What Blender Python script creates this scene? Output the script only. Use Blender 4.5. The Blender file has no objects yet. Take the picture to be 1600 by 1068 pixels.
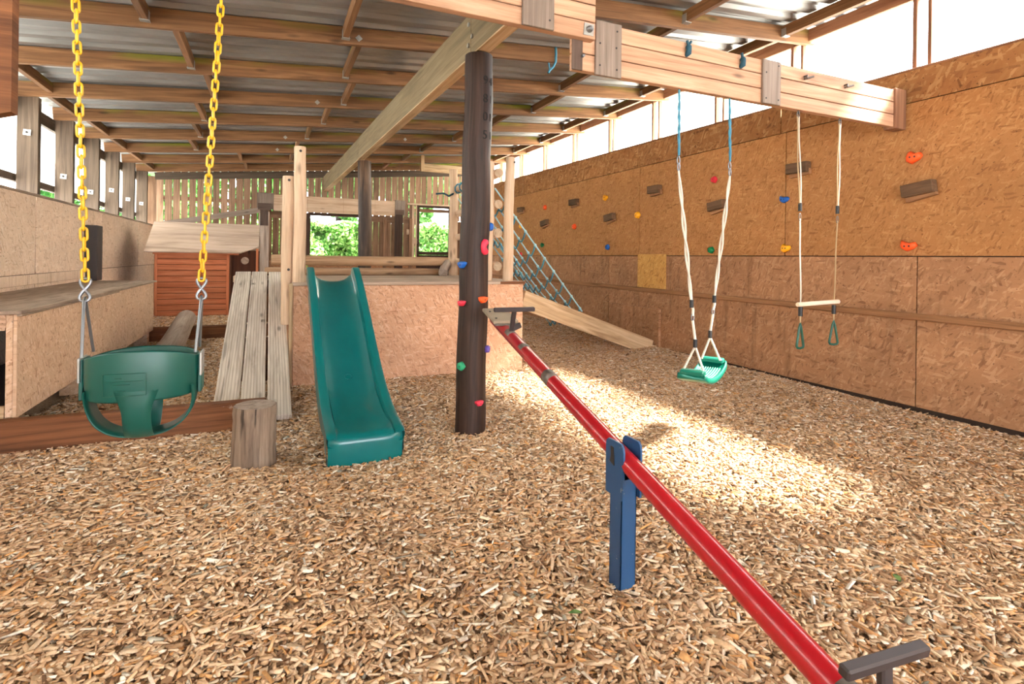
import bpy, math, random
import numpy as np
from mathutils import Vector, Matrix

random.seed(7)
RNG = np.random.default_rng(11)
SC = bpy.context.scene
COL = SC.collection
PI = math.pi

# ------------------------------------------------------------------ camera
EYE = 1.18
PSI = 0.423
cam_d = bpy.data.cameras.new('camera')
cam = bpy.data.objects.new('camera', cam_d)
COL.objects.link(cam)
cam_d.sensor_width = 36.0
cam_d.lens = 842.0 * 36.0 / 1600.0
cam_d.shift_y = -(534.0 - 403.3) / 1600.0
cam_d.clip_start = 0.05
cam.matrix_world = (Matrix.Translation((0, 0, EYE)) @ Matrix.Rotation(-PSI, 4, 'Z')
                    @ Matrix.Rotation(PI / 2, 4, 'X') @ Matrix.Rotation(0.0137, 4, 'Z'))
SC.camera = cam

# ------------------------------------------------------------------ sky, sun, exposure
W = bpy.data.worlds.new('overcast sky')
SC.world = W
W.use_nodes = True
bg = W.node_tree.nodes['Background']
bg.inputs[0].default_value = (0.93, 0.975, 1.05, 1)
bg.inputs[1].default_value = 5.5
sun_d = bpy.data.lights.new('sun', 'SUN')
sun_d.energy = 25.0
sun_d.angle = math.radians(11)
sun_d.color = (1.0, 0.95, 0.86)
sun = bpy.data.objects.new('sun', sun_d)
COL.objects.link(sun)
sun.rotation_euler = Vector((1.0, -0.45, 1.29)).to_track_quat('Z', 'Y').to_euler()
sun.location = (12, -2, 12)
vs = SC.view_settings
vs.view_transform = 'Standard'
vs.look = 'None'
vs.gamma = 1.0
vs.use_curve_mapping = False
vs.exposure = 1.5
cy = SC.cycles
cy.max_bounces = 12
cy.diffuse_bounces = 7
cy.glossy_bounces = 3
cy.transmission_bounces = 6
cy.sample_clamp_indirect = 8.0
cy.use_denoising = True
try:
    cy.denoiser = 'OPENIMAGEDENOISE'
except Exception:
    pass

# ------------------------------------------------------------------ materials
def lin(r, g, b):
    f = lambda c: (c / 255 / 12.92) if c / 255 <= 0.04045 else ((c / 255 + 0.055) / 1.055) ** 2.4
    return (f(r), f(g), f(b), 1.0)

class NT:
    def __init__(s, name):
        s.m = bpy.data.materials.new(name)
        s.m.use_nodes = True
        s.t = s.m.node_tree
        s.b = s.t.nodes['Principled BSDF']
    def n(s, typ, props=None, **ins):
        nd = s.t.nodes.new(typ)
        for k, v in (props or {}).items():
            setattr(nd, k, v)
        for k, v in ins.items():
            key = int(k[1:]) if k[0] == 'i' and k[1:].isdigit() else k.replace('_', ' ')
            if hasattr(v, 'is_output'):
                s.t.links.new(v, nd.inputs[key])
            else:
                nd.inputs[key].default_value = v
        return nd
    def set(s, **ins):
        for k, v in ins.items():
            key = k.replace('_', ' ')
            if hasattr(v, 'is_output'):
                s.t.links.new(v, s.b.inputs[key])
            else:
                s.b.inputs[key].default_value = v
    def math(s, op, a, b=0.0, c=None):
        kw = {'i0': a, 'i1': b}
        if c is not None:
            kw['i2'] = c
        return s.n('ShaderNodeMath', {'operation': op}, **kw).outputs[0]
    def mix(s, fac, a, b, blend='MIX'):
        nd = s.n('ShaderNodeMix', {'data_type': 'RGBA', 'blend_type': blend})
        for idx, v in ((0, fac), (6, a), (7, b)):
            if hasattr(v, 'is_output'):
                s.t.links.new(v, nd.inputs[idx])
            else:
                nd.inputs[idx].default_value = v
        return nd.outputs[2]
    def ramp(s, fac, stops, mode='LINEAR'):
        nd = s.n('ShaderNodeValToRGB', i0=fac)
        cr = nd.color_ramp
        cr.interpolation = mode
        while len(cr.elements) < len(stops):
            cr.elements.new(0.5)
        for e, (p, c) in zip(cr.elements, stops):
            e.position = p
            e.color = c if len(c) == 4 else (*c, 1)
        return nd.outputs[0]
    def noise(s, vec, scale, detail=3.0, rough=0.55, dist=0.0):
        return s.n('ShaderNodeTexNoise', i0=vec, Scale=scale, Detail=detail, Roughness=rough, Distortion=dist).outputs[0]
    def gvec(s, scale):
        a = s.n('ShaderNodeAttribute', {'attribute_name': 'g'}).outputs['Vector']
        r = s.n('ShaderNodeObjectInfo').outputs['Random']
        off = s.n('ShaderNodeVectorMath', {'operation': 'SCALE'}, i0=(37.1, 0.0, 3.7), Scale=r).outputs[0]
        v = s.n('ShaderNodeVectorMath', {'operation': 'ADD'}, i0=a, i1=off).outputs[0]
        if scale is None:
            return v, r
        return s.n('ShaderNodeMapping', i0=v, Scale=scale).outputs[0], r
    def bump(s, h, strength=0.3, dist=0.004):
        o = s.n('ShaderNodeBump', Height=h, Strength=strength, Distance=dist).outputs[0]
        s.t.links.new(o, s.b.inputs['Normal'])

def mulc(c, k):
    return (c[0] * k, c[1] * k, c[2] * k, 1)

def wood(name, dark, mid, light, rough=0.72, grain=(1.0, 20, 20), knots=0.6, vary=0.35, blotch=0.35,
         moss=0.0, cracks=0.0, bump=0.35, frost=0.0, bands=False):
    t = NT(name)
    dark, mid, light = lin(*dark), lin(*mid), lin(*light)
    v, r = t.gvec(None)
    vm = t.n('ShaderNodeMapping', i0=v, Scale=grain).outputs[0]
    n1 = t.noise(vm, 1.0, 5, 0.6, 1.1)
    col = t.ramp(n1, [(0.28, dark), (0.5, mid), (0.74, light)])
    fine = t.noise(t.n('ShaderNodeMapping', i0=v, Scale=(3.0, 160, 160)).outputs[0], 1.0, 3, 0.6)
    col = t.mix(0.5, col, t.ramp(fine, [(0.3, (0.72, 0.7, 0.68)), (0.65, (1.1, 1.1, 1.1))]), 'MULTIPLY')
    if bands:
        sp = t.n('ShaderNodeSeparateXYZ', i0=v)
        wv = t.n('ShaderNodeTexWave', {'wave_type': 'BANDS', 'bands_direction': 'Y'}, i0=t.n('ShaderNodeMapping', i0=v, Scale=(0.35, 9, 9)).outputs[0],
                 Scale=1.6, Distortion=5.0, Detail=2.0).outputs[1]
        col = t.mix(0.55, col, t.ramp(wv, [(0.2, (0.62, 0.58, 0.52)), (0.6, (1.06, 1.06, 1.06))]), 'MULTIPLY')
    bl = t.noise(t.n('ShaderNodeMapping', i0=v, Scale=(1.2, 3, 3)).outputs[0], 1.0, 3, 0.6)
    col = t.mix(blotch, col, t.ramp(bl, [(0.3, (0.55, 0.53, 0.5)), (0.7, (1.25, 1.25, 1.25))]), 'MULTIPLY')
    val = t.math('MULTIPLY_ADD', r, vary, 1 - vary * 0.55)
    cmb = t.n('ShaderNodeCombineColor', i0=val, i1=val, i2=val).outputs[0]
    col = t.mix(1.0, col, cmb, 'MULTIPLY')
    if knots:
        vo = t.n('ShaderNodeTexVoronoi', i0=t.n('ShaderNodeMapping', i0=v, Scale=(2.6, 8.5, 8.5)).outputs[0], Scale=1.0)
        k1 = t.ramp(vo.outputs['Distance'], [(0.06, (1, 1, 1)), (0.19, (0, 0, 0))])
        sel = t.math('GREATER_THAN', t.n('ShaderNodeSeparateColor', i0=vo.outputs['Color']).outputs[0], 1 - knots * 0.6)
        col = t.mix(t.math('MULTIPLY', t.math('MULTIPLY', k1, sel), 0.75), col, mulc(dark, 0.35))
    if cracks:
        ck = t.noise(t.n('ShaderNodeMapping', i0=v, Scale=(1.3, 34, 34)).outputs[0], 1.0, 2, 0.5, 0.4)
        cm = t.ramp(ck, [(0.30, (1, 1, 1)), (0.37, (0, 0, 0))])
        col = t.mix(t.math('MULTIPLY', cm, cracks), col, mulc(dark, 0.25))
    if moss:
        sp = t.n('ShaderNodeSeparateXYZ', i0=t.n('ShaderNodeAttribute', {'attribute_name': 'g'}).outputs['Vector'])
        low = t.noise(t.n('ShaderNodeMapping', i0=v, Scale=(0.75, 2, 2)).outputs[0], 1.0, 3, 0.6)
        a = t.ramp(low, [(0.5, (0, 0, 0)), (0.66, (1, 1, 1))])
        b = t.n('ShaderNodeMapRange', i0=sp.outputs[2], i1=0.0, i2=0.06).outputs[0]
        col = t.mix(t.math('MULTIPLY', t.math('MULTIPLY', a, b), moss), col, lin(118, 132, 24))
    if frost:
        fr = t.noise(t.n('ShaderNodeMapping', i0=v, Scale=(4, 9, 9)).outputs[0], 1.0, 6, 0.75)
        col = t.mix(t.ramp(fr, [(0.66, (0, 0, 0)), (0.76, (frost, frost, frost))]), col, lin(190, 175, 160))
    t.set(Base_Color=col, Roughness=rough)
    t.b.inputs['Specular IOR Level'].default_value = 0.3
    t.bump(n1, bump, 0.004)
    return t.m

def osb(name, base, lightc, darkc, scale=1.0, dirt=0.25, vary=0.12, rough=0.75, streak=0.0):
    t = NT(name)
    base, lightc, darkc = lin(*base), lin(*lightc), lin(*darkc)
    v, r = t.gvec(None)
    wob = t.n('ShaderNodeTexNoise', i0=v, Scale=3.0, Detail=1.0).outputs[1]
    v2 = t.n('ShaderNodeVectorMath', {'operation': 'MULTIPLY_ADD'}, i0=wob, i1=(0.05, 0.05, 0.0), i2=v).outputs[0]
    col = base
    hts = None
    for k, (ang, sx, sy, thr) in enumerate(((0.3, 13, 50, -1), (1.25, 11, 44, 0.45), (-0.55, 10, 42, 0.5), (2.2, 12, 56, 0.62), (0.05, 9, 38, 0.74), (-1.2, 11, 48, 0.8))):
        mp = t.n('ShaderNodeMapping', {'vector_type': 'TEXTURE'}, i0=v2, Location=(k * 3.3, k * 1.7, 0), Rotation=(0, 0, ang),
                 Scale=(1 / (sx * scale), 1 / (sy * scale), 1)).outputs[0]
        vo = t.n('ShaderNodeTexVoronoi', {'voronoi_dimensions': '2D'}, i0=mp, Scale=1.0)
        sc = t.n('ShaderNodeSeparateColor', i0=vo.outputs['Color'])
        fc = t.ramp(sc.outputs[0], [(0.0, darkc), (0.22, base), (0.7, base), (1.0, lightc)])
        if thr < 0:
            col = fc
            hts = sc.outputs[0]
        else:
            msk = t.math('GREATER_THAN', sc.outputs[1], thr)
            col = t.mix(t.math('MULTIPLY', msk, 0.85), col, fc)
            hts = t.math('MULTIPLY_ADD', t.math('MULTIPLY', msk, sc.outputs[0]), 0.6, hts)
    spk = t.noise(v, 55, 2, 0.5)
    col = t.mix(t.ramp(spk, [(0.27, (0.75,) * 3), (0.33, (0, 0, 0))]), col, mulc(darkc, 0.35))
    d = t.noise(t.n('ShaderNodeMapping', i0=v, Scale=(1.0, 1.6, 1)).outputs[0], 1.6, 5, 0.65)
    col = t.mix(dirt, col, t.ramp(d, [(0.3, (0.45, 0.42, 0.4)), (0.62, (1.15, 1.15, 1.15))]), 'MULTIPLY')
    if streak:
        sk = t.noise(t.n('ShaderNodeMapping', i0=v, Scale=(7.0, 0.7, 1)).outputs[0], 1.0, 5, 0.7)
        col = t.mix(t.ramp(sk, [(0.57, (0, 0, 0)), (0.74, (streak,) * 3)]), col, mulc(darkc, 0.45))
    val = t.math('MULTIPLY_ADD', r, vary, 1 - vary * 0.5)
    col = t.mix(1.0, col, t.n('ShaderNodeCombineColor', i0=val, i1=val, i2=val).outputs[0], 'MULTIPLY')
    t.set(Base_Color=col, Roughness=rough)
    t.b.inputs['Specular IOR Level'].default_value = 0.28
    t.bump(hts, 0.25, 0.003)
    return t.m

def plain(name, c, rough=0.5, metal=0.0, spec=0.5, speck=None, noise=0.0, coat=0.0):
    t = NT(name)
    col = lin(*c)
    tc = t.n('ShaderNodeTexCoord').outputs['Object']
    if noise:
        nz = t.noise(tc, 7, 4, 0.6)
        col = t.mix(noise, col, t.ramp(nz, [(0.3, (0.55,) * 3), (0.7, (1.3,) * 3)]), 'MULTIPLY')
    if speck:
        sc_, c2, th = speck
        nz = t.noise(tc, sc_, 4, 0.7)
        col = t.mix(t.ramp(nz, [(th, (0, 0, 0)), (th + 0.06, (1, 1, 1))]), col, lin(*c2))
    t.set(Base_Color=col, Roughness=rough, Metallic=metal)
    t.b.inputs['Specular IOR Level'].default_value = spec
    t.b.inputs['Coat Weight'].default_value = coat
    return t.m

M = {}
M['purlin'] = wood('roof timber', (88, 60, 38), (128, 90, 58), (154, 114, 78), moss=0.9, knots=0.75)
M['beam'] = wood('laminated beam', (112, 98, 74), (136, 120, 92), (152, 136, 108), knots=0.1, vary=0.1, blotch=0.3)
M['swing_wood'] = wood('swing beam timber', (160, 120, 94), (194, 152, 122), (210, 172, 144), knots=0.5, vary=0.12, blotch=0.2)
M['grey_wood'] = wood('grey weathered board', (112, 98, 88), (138, 122, 110), (156, 140, 128), knots=0.2, vary=0.12)
M['dark_wood'] = wood('dark stained board', (70, 54, 46), (92, 74, 64), (106, 88, 78), knots=0.2)
M['pillar'] = wood('dark creosoted pole', (30, 20, 16), (52, 36, 29), (72, 52, 43), rough=0.55, grain=(1.0, 30, 30), knots=0.3, cracks=0.5, blotch=0.5, bump=0.6)
M['pillar_char'] = wood('charred pole', (34, 27, 24), (72, 56, 46), (120, 92, 70), rough=0.55, grain=(0.7, 9, 9), cracks=0.4, blotch=0.6)
M['log'] = wood('peeled log', (184, 152, 122), (210, 180, 150), (224, 198, 170), grain=(1.0, 16, 16), knots=0.7, cracks=0.35, vary=0.15, blotch=0.25)
M['log_rail'] = wood('weathered rail log', (140, 106, 78), (178, 142, 108), (196, 164, 132), grain=(1.0, 16, 16), knots=0.7, cracks=0.35, vary=0.15)
M['log_end'] = wood('sawn log end', (150, 124, 98), (184, 160, 132), (200, 178, 150), grain=(9, 9, 9), knots=0)
M['old_log'] = wood('weathered fallen log', (134, 116, 104), (172, 154, 140), (192, 176, 162), cracks=0.3, grain=(1.0, 14, 14))
M['stump'] = wood('weathered stump', (94, 78, 64), (136, 116, 98), (166, 146, 126), cracks=0.9, grain=(1.6, 22, 22), bump=0.7, blotch=0.5)
M['ramp'] = wood('silvered scaffold plank', (172, 158, 144), (208, 196, 182), (226, 216, 204), bump=0.1, grain=(1.3, 13, 13), knots=0.8, cracks=0.45, vary=0.12, bands=True, blotch=0.25)
M['sleeper'] = wood('dark sleeper', (78, 46, 26), (116, 72, 42), (140, 92, 56), knots=0.4, frost=0.7, blotch=0.5)
M['red_siding'] = wood('red cedar cladding', (170, 96, 62), (206, 124, 84), (218, 146, 106), knots=0.45, vary=0.22, grain=(1.4, 30, 30))
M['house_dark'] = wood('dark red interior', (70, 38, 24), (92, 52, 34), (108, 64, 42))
M['ply'] = wood('weathered roof ply', (166, 142, 124), (198, 174, 154), (212, 190, 172), grain=(0.8, 9, 9), knots=0.0, vary=0.1)
M['deck_top'] = wood('worn deck', (150, 132, 116), (186, 164, 144), (202, 182, 162), grain=(0.8, 12, 12), knots=0.2, vary=0.1)
M['bench_top'] = wood('worn grey bench top', (126, 108, 92), (160, 140, 122), (182, 160, 140), grain=(2.0, 16, 16), knots=0.0, vary=0.06, blotch=0.6)
M['post_wood'] = wood('wall post', (66, 53, 43), (92, 77, 64), (110, 94, 78), knots=0.5, cracks=0.3)
M['stud'] = wood('clerestory stud', (116, 78, 56), (150, 108, 82), (170, 130, 100), knots=0.2)
M['pale_infill'] = wood('glare white post face', (206, 190, 172), (226, 212, 196), (238, 228, 214), knots=0.2, vary=0.05)  # whitish tone stands for glare on a post face; on no object
M['slat'] = wood('fence slat', (118, 90, 70), (160, 126, 102), (184, 152, 126), knots=0.5, vary=0.4, blotch=0.45)
M['slat_low'] = wood('lower fence slat', (104, 76, 56), (136, 104, 80), (156, 122, 96), knots=0.4, vary=0.35, blotch=0.45)
M['pale_board'] = wood('pale beam board', (180, 150, 122), (206, 178, 152), (218, 194, 170), knots=0.3, vary=0.08)
M['plank'] = wood('side board', (160, 128, 92), (200, 170, 132), (216, 190, 156), knots=0.3, vary=0.1, blotch=0.45)
M['batten'] = wood('wall batten', (120, 84, 54), (158, 114, 78), (178, 132, 94), knots=0.4)
M['block'] = wood('wooden foothold block', (80, 58, 40), (106, 80, 58), (124, 96, 72), knots=0.1)
M['frame_dark'] = wood('dark window frame', (50, 34, 26), (70, 48, 38), (86, 62, 50), knots=0.1)
M['bar_wood'] = wood('turned wooden bar', (214, 186, 160), (232, 208, 184), (242, 224, 206), knots=0.1)
M['osb_hi'] = osb('oriented strand board, orange', (174, 122, 74), (190, 142, 90), (142, 94, 54), scale=1.7, dirt=0.2)
M['osb_lo'] = osb('oriented strand board, dull', (172, 126, 90), (192, 150, 114), (134, 94, 66), dirt=0.35, scale=1.35, streak=0.6)
M['osb_strip'] = osb('oriented strand board, dark strip', (160, 110, 66), (190, 146, 96), (118, 76, 42), scale=1.0, dirt=0.4, streak=0.35)
M['osb_patch'] = osb('fresh strand board patch', (206, 156, 86), (220, 176, 108), (166, 116, 60), vary=0.02, dirt=0.08, scale=1.4)
M['osb_left'] = osb('oriented strand board, pinkish', (222, 194, 168), (232, 210, 190), (188, 156, 130), scale=1.6, dirt=0.2, streak=0.15)
M['osb_deck'] = osb('oriented strand board, deck front', (214, 166, 132), (230, 192, 162), (178, 130, 98), scale=1.9, dirt=0.25)
M['osb_bench'] = osb('oriented strand board, bench', (214, 178, 146), (228, 198, 170), (176, 136, 106), scale=1.7, dirt=0.2)
M['backing'] = plain('dark wall backing', (60, 44, 34), 0.9, noise=0.3)
M['yellow'] = plain('yellow plastic coating', (216, 166, 6), 0.38, noise=0.12)
M['steel'] = plain('galvanised steel', (134, 137, 142), 0.38, metal=0.85, noise=0.15)
M['zinc'] = plain('dull zinc plate', (168, 166, 160), 0.5, metal=0.5, noise=0.2)
M['white_plate'] = plain('bright washer plate', (224, 222, 214), 0.5, metal=0.2)
M['dark_steel'] = plain('dark steel tube', (62, 54, 54), 0.5, metal=0.3, noise=0.2)
M['bolt'] = plain('dark bolt', (40, 32, 28), 0.6)
M['black'] = plain('black plastic', (26, 27, 30), 0.5)
M['black_post'] = plain('black painted timber', (52, 44, 42), 0.6, noise=0.3)
M['slide_green'] = plain('green moulded plastic', (0, 104, 104), 0.3, noise=0.12, coat=0.2)
M['seat_green'] = plain('dark green plastic', (6, 76, 66), 0.42, noise=0.1)
M['swing_green'] = plain('jade green plastic', (0, 104, 84), 0.4, noise=0.08)
M['swing_pale'] = plain('worn pale green plastic', (104, 172, 152), 0.5, noise=0.1)
M['ring_green'] = plain('deep green plastic', (8, 76, 60), 0.35, noise=0.1)
M['red'] = plain('red gloss paint', (176, 16, 30), 0.28, noise=0.25, coat=0.3, speck=(160, (210, 90, 90), 0.66))
M['blue'] = plain('blue paint', (30, 72, 114), 0.42, noise=0.15, speck=(26, (150, 150, 146), 0.66))
M['bare'] = plain('bare worn metal', (110, 100, 92), 0.55, metal=0.2, noise=0.3)
M['seat_board'] = plain('worn seat board', (150, 134, 112), 0.7, noise=0.4)
M['rope_blue'] = plain('blue rope', (70, 136, 160), 0.75, noise=0.35)
M['rope_net'] = plain('pale blue net rope', (150, 190, 198), 0.75, noise=0.4)
M['rope_dark'] = plain('dark teal rope', (30, 74, 92), 0.75, noise=0.3)
M['rope_white'] = plain('off white rope', (214, 206, 190), 0.8, noise=0.2)
M['rope_tan'] = plain('tan hemp rope', (176, 150, 112), 0.85, noise=0.3)
for nm, c in dict(h_orange=(255, 92, 32), h_yellow=(250, 176, 20), h_blue=(20, 92, 178), h_red=(206, 32, 52), h_green=(0, 122, 66),
                  h_purple=(104, 82, 170), h_teal=(40, 158, 110), h_pink=(222, 48, 74)).items():
    M[nm] = plain('climbing hold ' + nm[2:], c, 0.5, noise=0.08)

def roof_mat():
    t = NT('profiled roof sheet')
    v, r = t.gvec((0.6, 3, 1))
    nz = t.noise(v, 2.0, 4, 0.6)
    col = t.ramp(nz, [(0.3, lin(128, 126, 124)), (0.7, lin(160, 160, 158))])
    t.set(Base_Color=col, Roughness=0.38, Metallic=0.35)
    return t.m
M['roof'] = roof_mat()

def sheet_mat(name, c, tr=0.6):
    t = NT(name)
    out = t.t.nodes['Material Output']
    tl = t.n('ShaderNodeBsdfTranslucent', Color=lin(*c))
    df = t.n('ShaderNodeBsdfDiffuse', Color=lin(*c))
    mx = t.n('ShaderNodeMixShader', i0=tr, i1=df.outputs[0], i2=tl.outputs[0])
    t.t.links.new(mx.outputs[0], out.inputs[0])
    return t.m
M['sheet'] = sheet_mat('translucent corrugated sheet', (252, 250, 240), 0.85)

def leaf_mat(name, cols):
    t = NT(name)
    out = t.t.nodes['Material Output']
    a = t.n('ShaderNodeAttribute', {'attribute_name': 'c'}).outputs['Fac']
    col = t.ramp(a, [(i / (len(cols) - 1), lin(*c)) for i, c in enumerate(cols)])
    t.set(Base_Color=col, Roughness=0.45)
    tl = t.n('ShaderNodeBsdfTranslucent', Color=col)
    mx = t.n('ShaderNodeMixShader', i0=0.35, i1=t.b.outputs[0], i2=tl.outputs[0])
    t.t.links.new(mx.outputs[0], out.inputs[0])
    return t.m
M['leaf'] = leaf_mat('hedge leaves', [(60, 112, 44), (104, 160, 72), (150, 196, 106), (204, 230, 166)])
M['leaf_dark'] = leaf_mat('tree leaves', [(40, 84, 34), (72, 122, 52), (104, 156, 70)])

def chip_mat():
    t = NT('wood chips')
    a = t.n('ShaderNodeAttribute', {'attribute_name': 'c'}).outputs['Fac']
    stops = [(0.0, (112, 84, 60)), (0.05, (158, 122, 90)), (0.15, (190, 152, 116)), (0.36, (212, 176, 138)), (0.55, (222, 190, 154)),
             (0.72, (230, 204, 172)), (0.80, (224, 174, 120)), (0.85, (212, 154, 94)), (0.90, (240, 222, 198)), (0.985, (248, 236, 218)), (1.0, (140, 136, 118))]
    col = t.ramp(a, [(p, lin(*c)) for p, c in stops])
    tc = t.n('ShaderNodeTexCoord').outputs['Object']
    nz = t.noise(tc, 120, 2, 0.5)
    col = t.mix(0.5, col, t.ramp(nz, [(0.3, (0.75,) * 3), (0.7, (1.15,) * 3)]), 'MULTIPLY')
    t.set(Base_Color=col, Roughness=0.8)
    t.b.inputs['Specular IOR Level'].default_value = 0.2
    return t.m
M['chips'] = chip_mat()

def soil_mat():
    t = NT('chip bed soil')
    tc = t.n('ShaderNodeTexCoord').outputs['Object']
    nz = t.noise(tc, 60, 4, 0.7)
    col = t.ramp(nz, [(0.3, lin(140, 110, 84)), (0.5, lin(196, 162, 130)), (0.7, lin(218, 190, 160))])
    t.set(Base_Color=col, Roughness=0.95)
    t.bump(nz, 0.8, 0.02)
    return t.m
M['soil'] = soil_mat()
M['yard'] = plain('pale yard outside', (196, 194, 184), 0.9, noise=0.3)  # outside ground toned pale to bounce light up onto the roof

# ------------------------------------------------------------------ mesh builder
def V(*a):
    return np.array(a, float)

class MB:
    def __init__(s):
        s.v, s.f, s.g, s.sm = [], [], [], []
    def add(s, verts, faces, g=None, smooth=False):
        o = len(s.v)
        verts = [tuple(map(float, p)) for p in verts]
        s.v += verts
        s.g += [tuple(map(float, p)) for p in (g if g is not None else verts)]
        s.f += [tuple(i + o for i in f) for f in faces]
        s.sm += [smooth] * len(faces)
        return s
    # oriented chamfered bar between two points; w sideways, h along up
    def bar(s, p0, p1, w, h, up=(0, 0, 1), ch=0.004, w1=None, h1=None, goff=0.0):
        p0, p1, up = V(*p0), V(*p1), V(*up)
        L = np.linalg.norm(p1 - p0)
        d = (p1 - p0) / L
        sd = np.cross(d, up); sd /= np.linalg.norm(sd)
        u = np.cross(sd, d)
        hx, hy, hz = L / 2, w / 2, h / 2
        c = (p0 + p1) / 2
        vs_, idx = [], {}
        sg = (-1, 1)
        if ch > 0:
            ch = min(ch, hx * .45, hy * .45, hz * .45)
            for sx in sg:
                for sy in sg:
                    for sz in sg:
                        for a in range(3):
                            e = [hx - ch, hy - ch, hz - ch]
                            e[a] = (hx, hy, hz)[a]
                            idx[(sx, sy, sz, a)] = len(vs_)
                            vs_.append((sx * e[0], sy * e[1], sz * e[2]))
            fs = []
            for a in range(3):
                o1, o2 = [k for k in range(3) if k != a]
                for q in sg:
                    quad = []
                    for x, y in ((-1, -1), (1, -1), (1, 1), (-1, 1)):
                        t = [0, 0, 0]; t[a] = q; t[o1] = x; t[o2] = y
                        quad.append(idx[(*t, a)])
                    fs.append(quad)
                for x in sg:
                    for y in sg:
                        t = [0, 0, 0]; t[o1] = x; t[o2] = y
                        t[a] = -1; A1, A2 = idx[(*t, o1)], idx[(*t, o2)]
                        t[a] = 1; B1, B2 = idx[(*t, o1)], idx[(*t, o2)]
                        fs.append([A1, A2, B2, B1])
            for sx in sg:
                for sy in sg:
                    for sz in sg:
                        fs.append([idx[(sx, sy, sz, a)] for a in range(3)])
        else:
            vs_ = [(sx * hx, sy * hy, sz * hz) for sx in sg for sy in sg for sz in sg]
            fs = [[0, 1, 3, 2], [4, 5, 7, 6], [0, 1, 5, 4], [2, 3, 7, 6], [0, 2, 6, 4], [1, 3, 7, 5]]
        A = np.array(vs_)
        out = []
        for f in fs:
            P = A[f]
            nrm = np.cross(P[1] - P[0], P[2] - P[0])
            out.append(f if nrm @ P.mean(0) > 0 else f[::-1])
        G = A.copy(); G[:, 0] += hx + goff
        if w1 is not None:
            k = (A[:, 0] + hx) / L
            A[:, 1] *= 1 + k * (w1 / w - 1)
        if h1 is not None:
            k = (A[:, 0] + hx) / L
            A[:, 2] *= 1 + k * (h1 / h - 1)
        Wd = c + A[:, :1] * d + A[:, 1:2] * sd + A[:, 2:] * u
        return s.add(Wd, out, G)
    def box(s, x0, x1, y0, y1, z0, z1, ch=0.003, axis=None):
        dims = (x1 - x0, y1 - y0, z1 - z0)
        if axis is None:
            axis = int(np.argmax(dims))
        cx, cyy, cz = (x0 + x1) / 2, (y0 + y1) / 2, (z0 + z1) / 2
        if axis == 0:
            return s.bar((x0, cyy, cz), (x1, cyy, cz), dims[1], dims[2], (0, 0, 1), ch)
        if axis == 1:
            return s.bar((cx, y0, cz), (cx, y1, cz), dims[0], dims[2], (0, 0, 1), ch)
        return s.bar((cx, cyy, z0), (cx, cyy, z1), dims[0], dims[1], (0, 1, 0), ch)
    # upright sheet in a plane X=const ('x') or Y=const ('y'); texture runs flat over its face
    def panel(s, plane, at, a0, a1, z0, z1, th=0.018, ch=0.002, z1b=None, z0b=None):
        o = len(s.v)
        if plane == 'x':
            s.box(at - th / 2, at + th / 2, a0, a1, z0, z1, ch, 1)
        else:
            s.box(a0, a1, at - th / 2, at + th / 2, z0, z1, ch, 0)
        for i in range(o, len(s.v)):
            x, y, z = s.v[i]
            a = y if plane == 'x' else x
            k = (a - a0) / (a1 - a0)
            if z1b is not None and z > (z0 + z1) / 2:
                z += k * (z1b - z1)
            if z0b is not None and z <= (z0 + z1) / 2:
                z += k * (z0b - z0)
            s.v[i] = (x, y, z)
            s.g[i] = (a, z, 0.0)
        return s
    def tube(s, pts, r, n=10, caps=True, closed=False, flat=1.0, jitter=0.0, up=None):
        P = [V(*p) for p in pts]
        N = len(P)
        rr = [r] * N if np.isscalar(r) else list(r)
        T = []
        for i in range(N):
            if closed:
                t = P[(i + 1) % N] - P[i - 1]
            else:
                t = P[min(i + 1, N - 1)] - P[max(i - 1, 0)]
            T.append(t / (np.linalg.norm(t) + 1e-12))
        ref = V(*up) if up is not None else (V(0, 0, 1) if abs(T[0][2]) < 0.9 else V(1, 0, 0))
        a = np.cross(T[0], ref); a /= np.linalg.norm(a)
        vs_, g, fs = [], [], []
        L = 0.0
        for i in range(N):
            if i:
                L += np.linalg.norm(P[i] - P[i - 1])
                a = a - T[i] * (a @ T[i]); a /= np.linalg.norm(a)
            b = np.cross(T[i], a)
            for k in range(n):
                th = 2 * PI * k / n
                j = 1 + (random.uniform(-jitter, jitter) if jitter else 0)
                vs_.append(P[i] + rr[i] * j * (a * math.cos(th) * flat + b * math.sin(th)))
                g.append((L, rr[i] * math.cos(th), rr[i] * math.sin(th)))
        M_ = N if closed else N - 1
        for i in range(M_):
            for k in range(n):
                i2 = (i + 1) % N
                fs.append((i * n + k, i * n + (k + 1) % n, i2 * n + (k + 1) % n, i2 * n + k))
        s.add(vs_, fs, g, True)
        if caps and not closed:
            o = len(s.v) - len(vs_)
            c0 = [vs_[k] for k in range(n)]
            c1 = [vs_[(N - 1) * n + k] for k in range(n)]
            g0 = [(0, *g[k][1:]) for k in range(n)]
            s.add(c0, [tuple(range(n))[::-1]], g0)
            s.add(c1, [tuple(range(n))], [(L, *g[(N - 1) * n + k][1:]) for k in range(n)])
        return s
    def log(s, p0, p1, r0, r1=None, n=20, seg=10, wob=0.03, bend=0.012):
        r1 = r1 or r0
        p0, p1 = V(*p0), V(*p1)
        pts, rr = [], []
        ph = random.uniform(0, 6)
        d = p1 - p0
        side = np.cross(d, V(0.3, 0.2, 0.9)); side /= np.linalg.norm(side)
        for i in range(seg + 1):
            k = i / seg
            pts.append(p0 + d * k + side * bend * math.sin(ph + k * 5) * math.sin(PI * k))
            rr.append((r0 + (r1 - r0) * k) * (1 + random.uniform(-wob, wob)))
        e = np.linalg.norm(d)
        b = 0.008 / e
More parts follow.
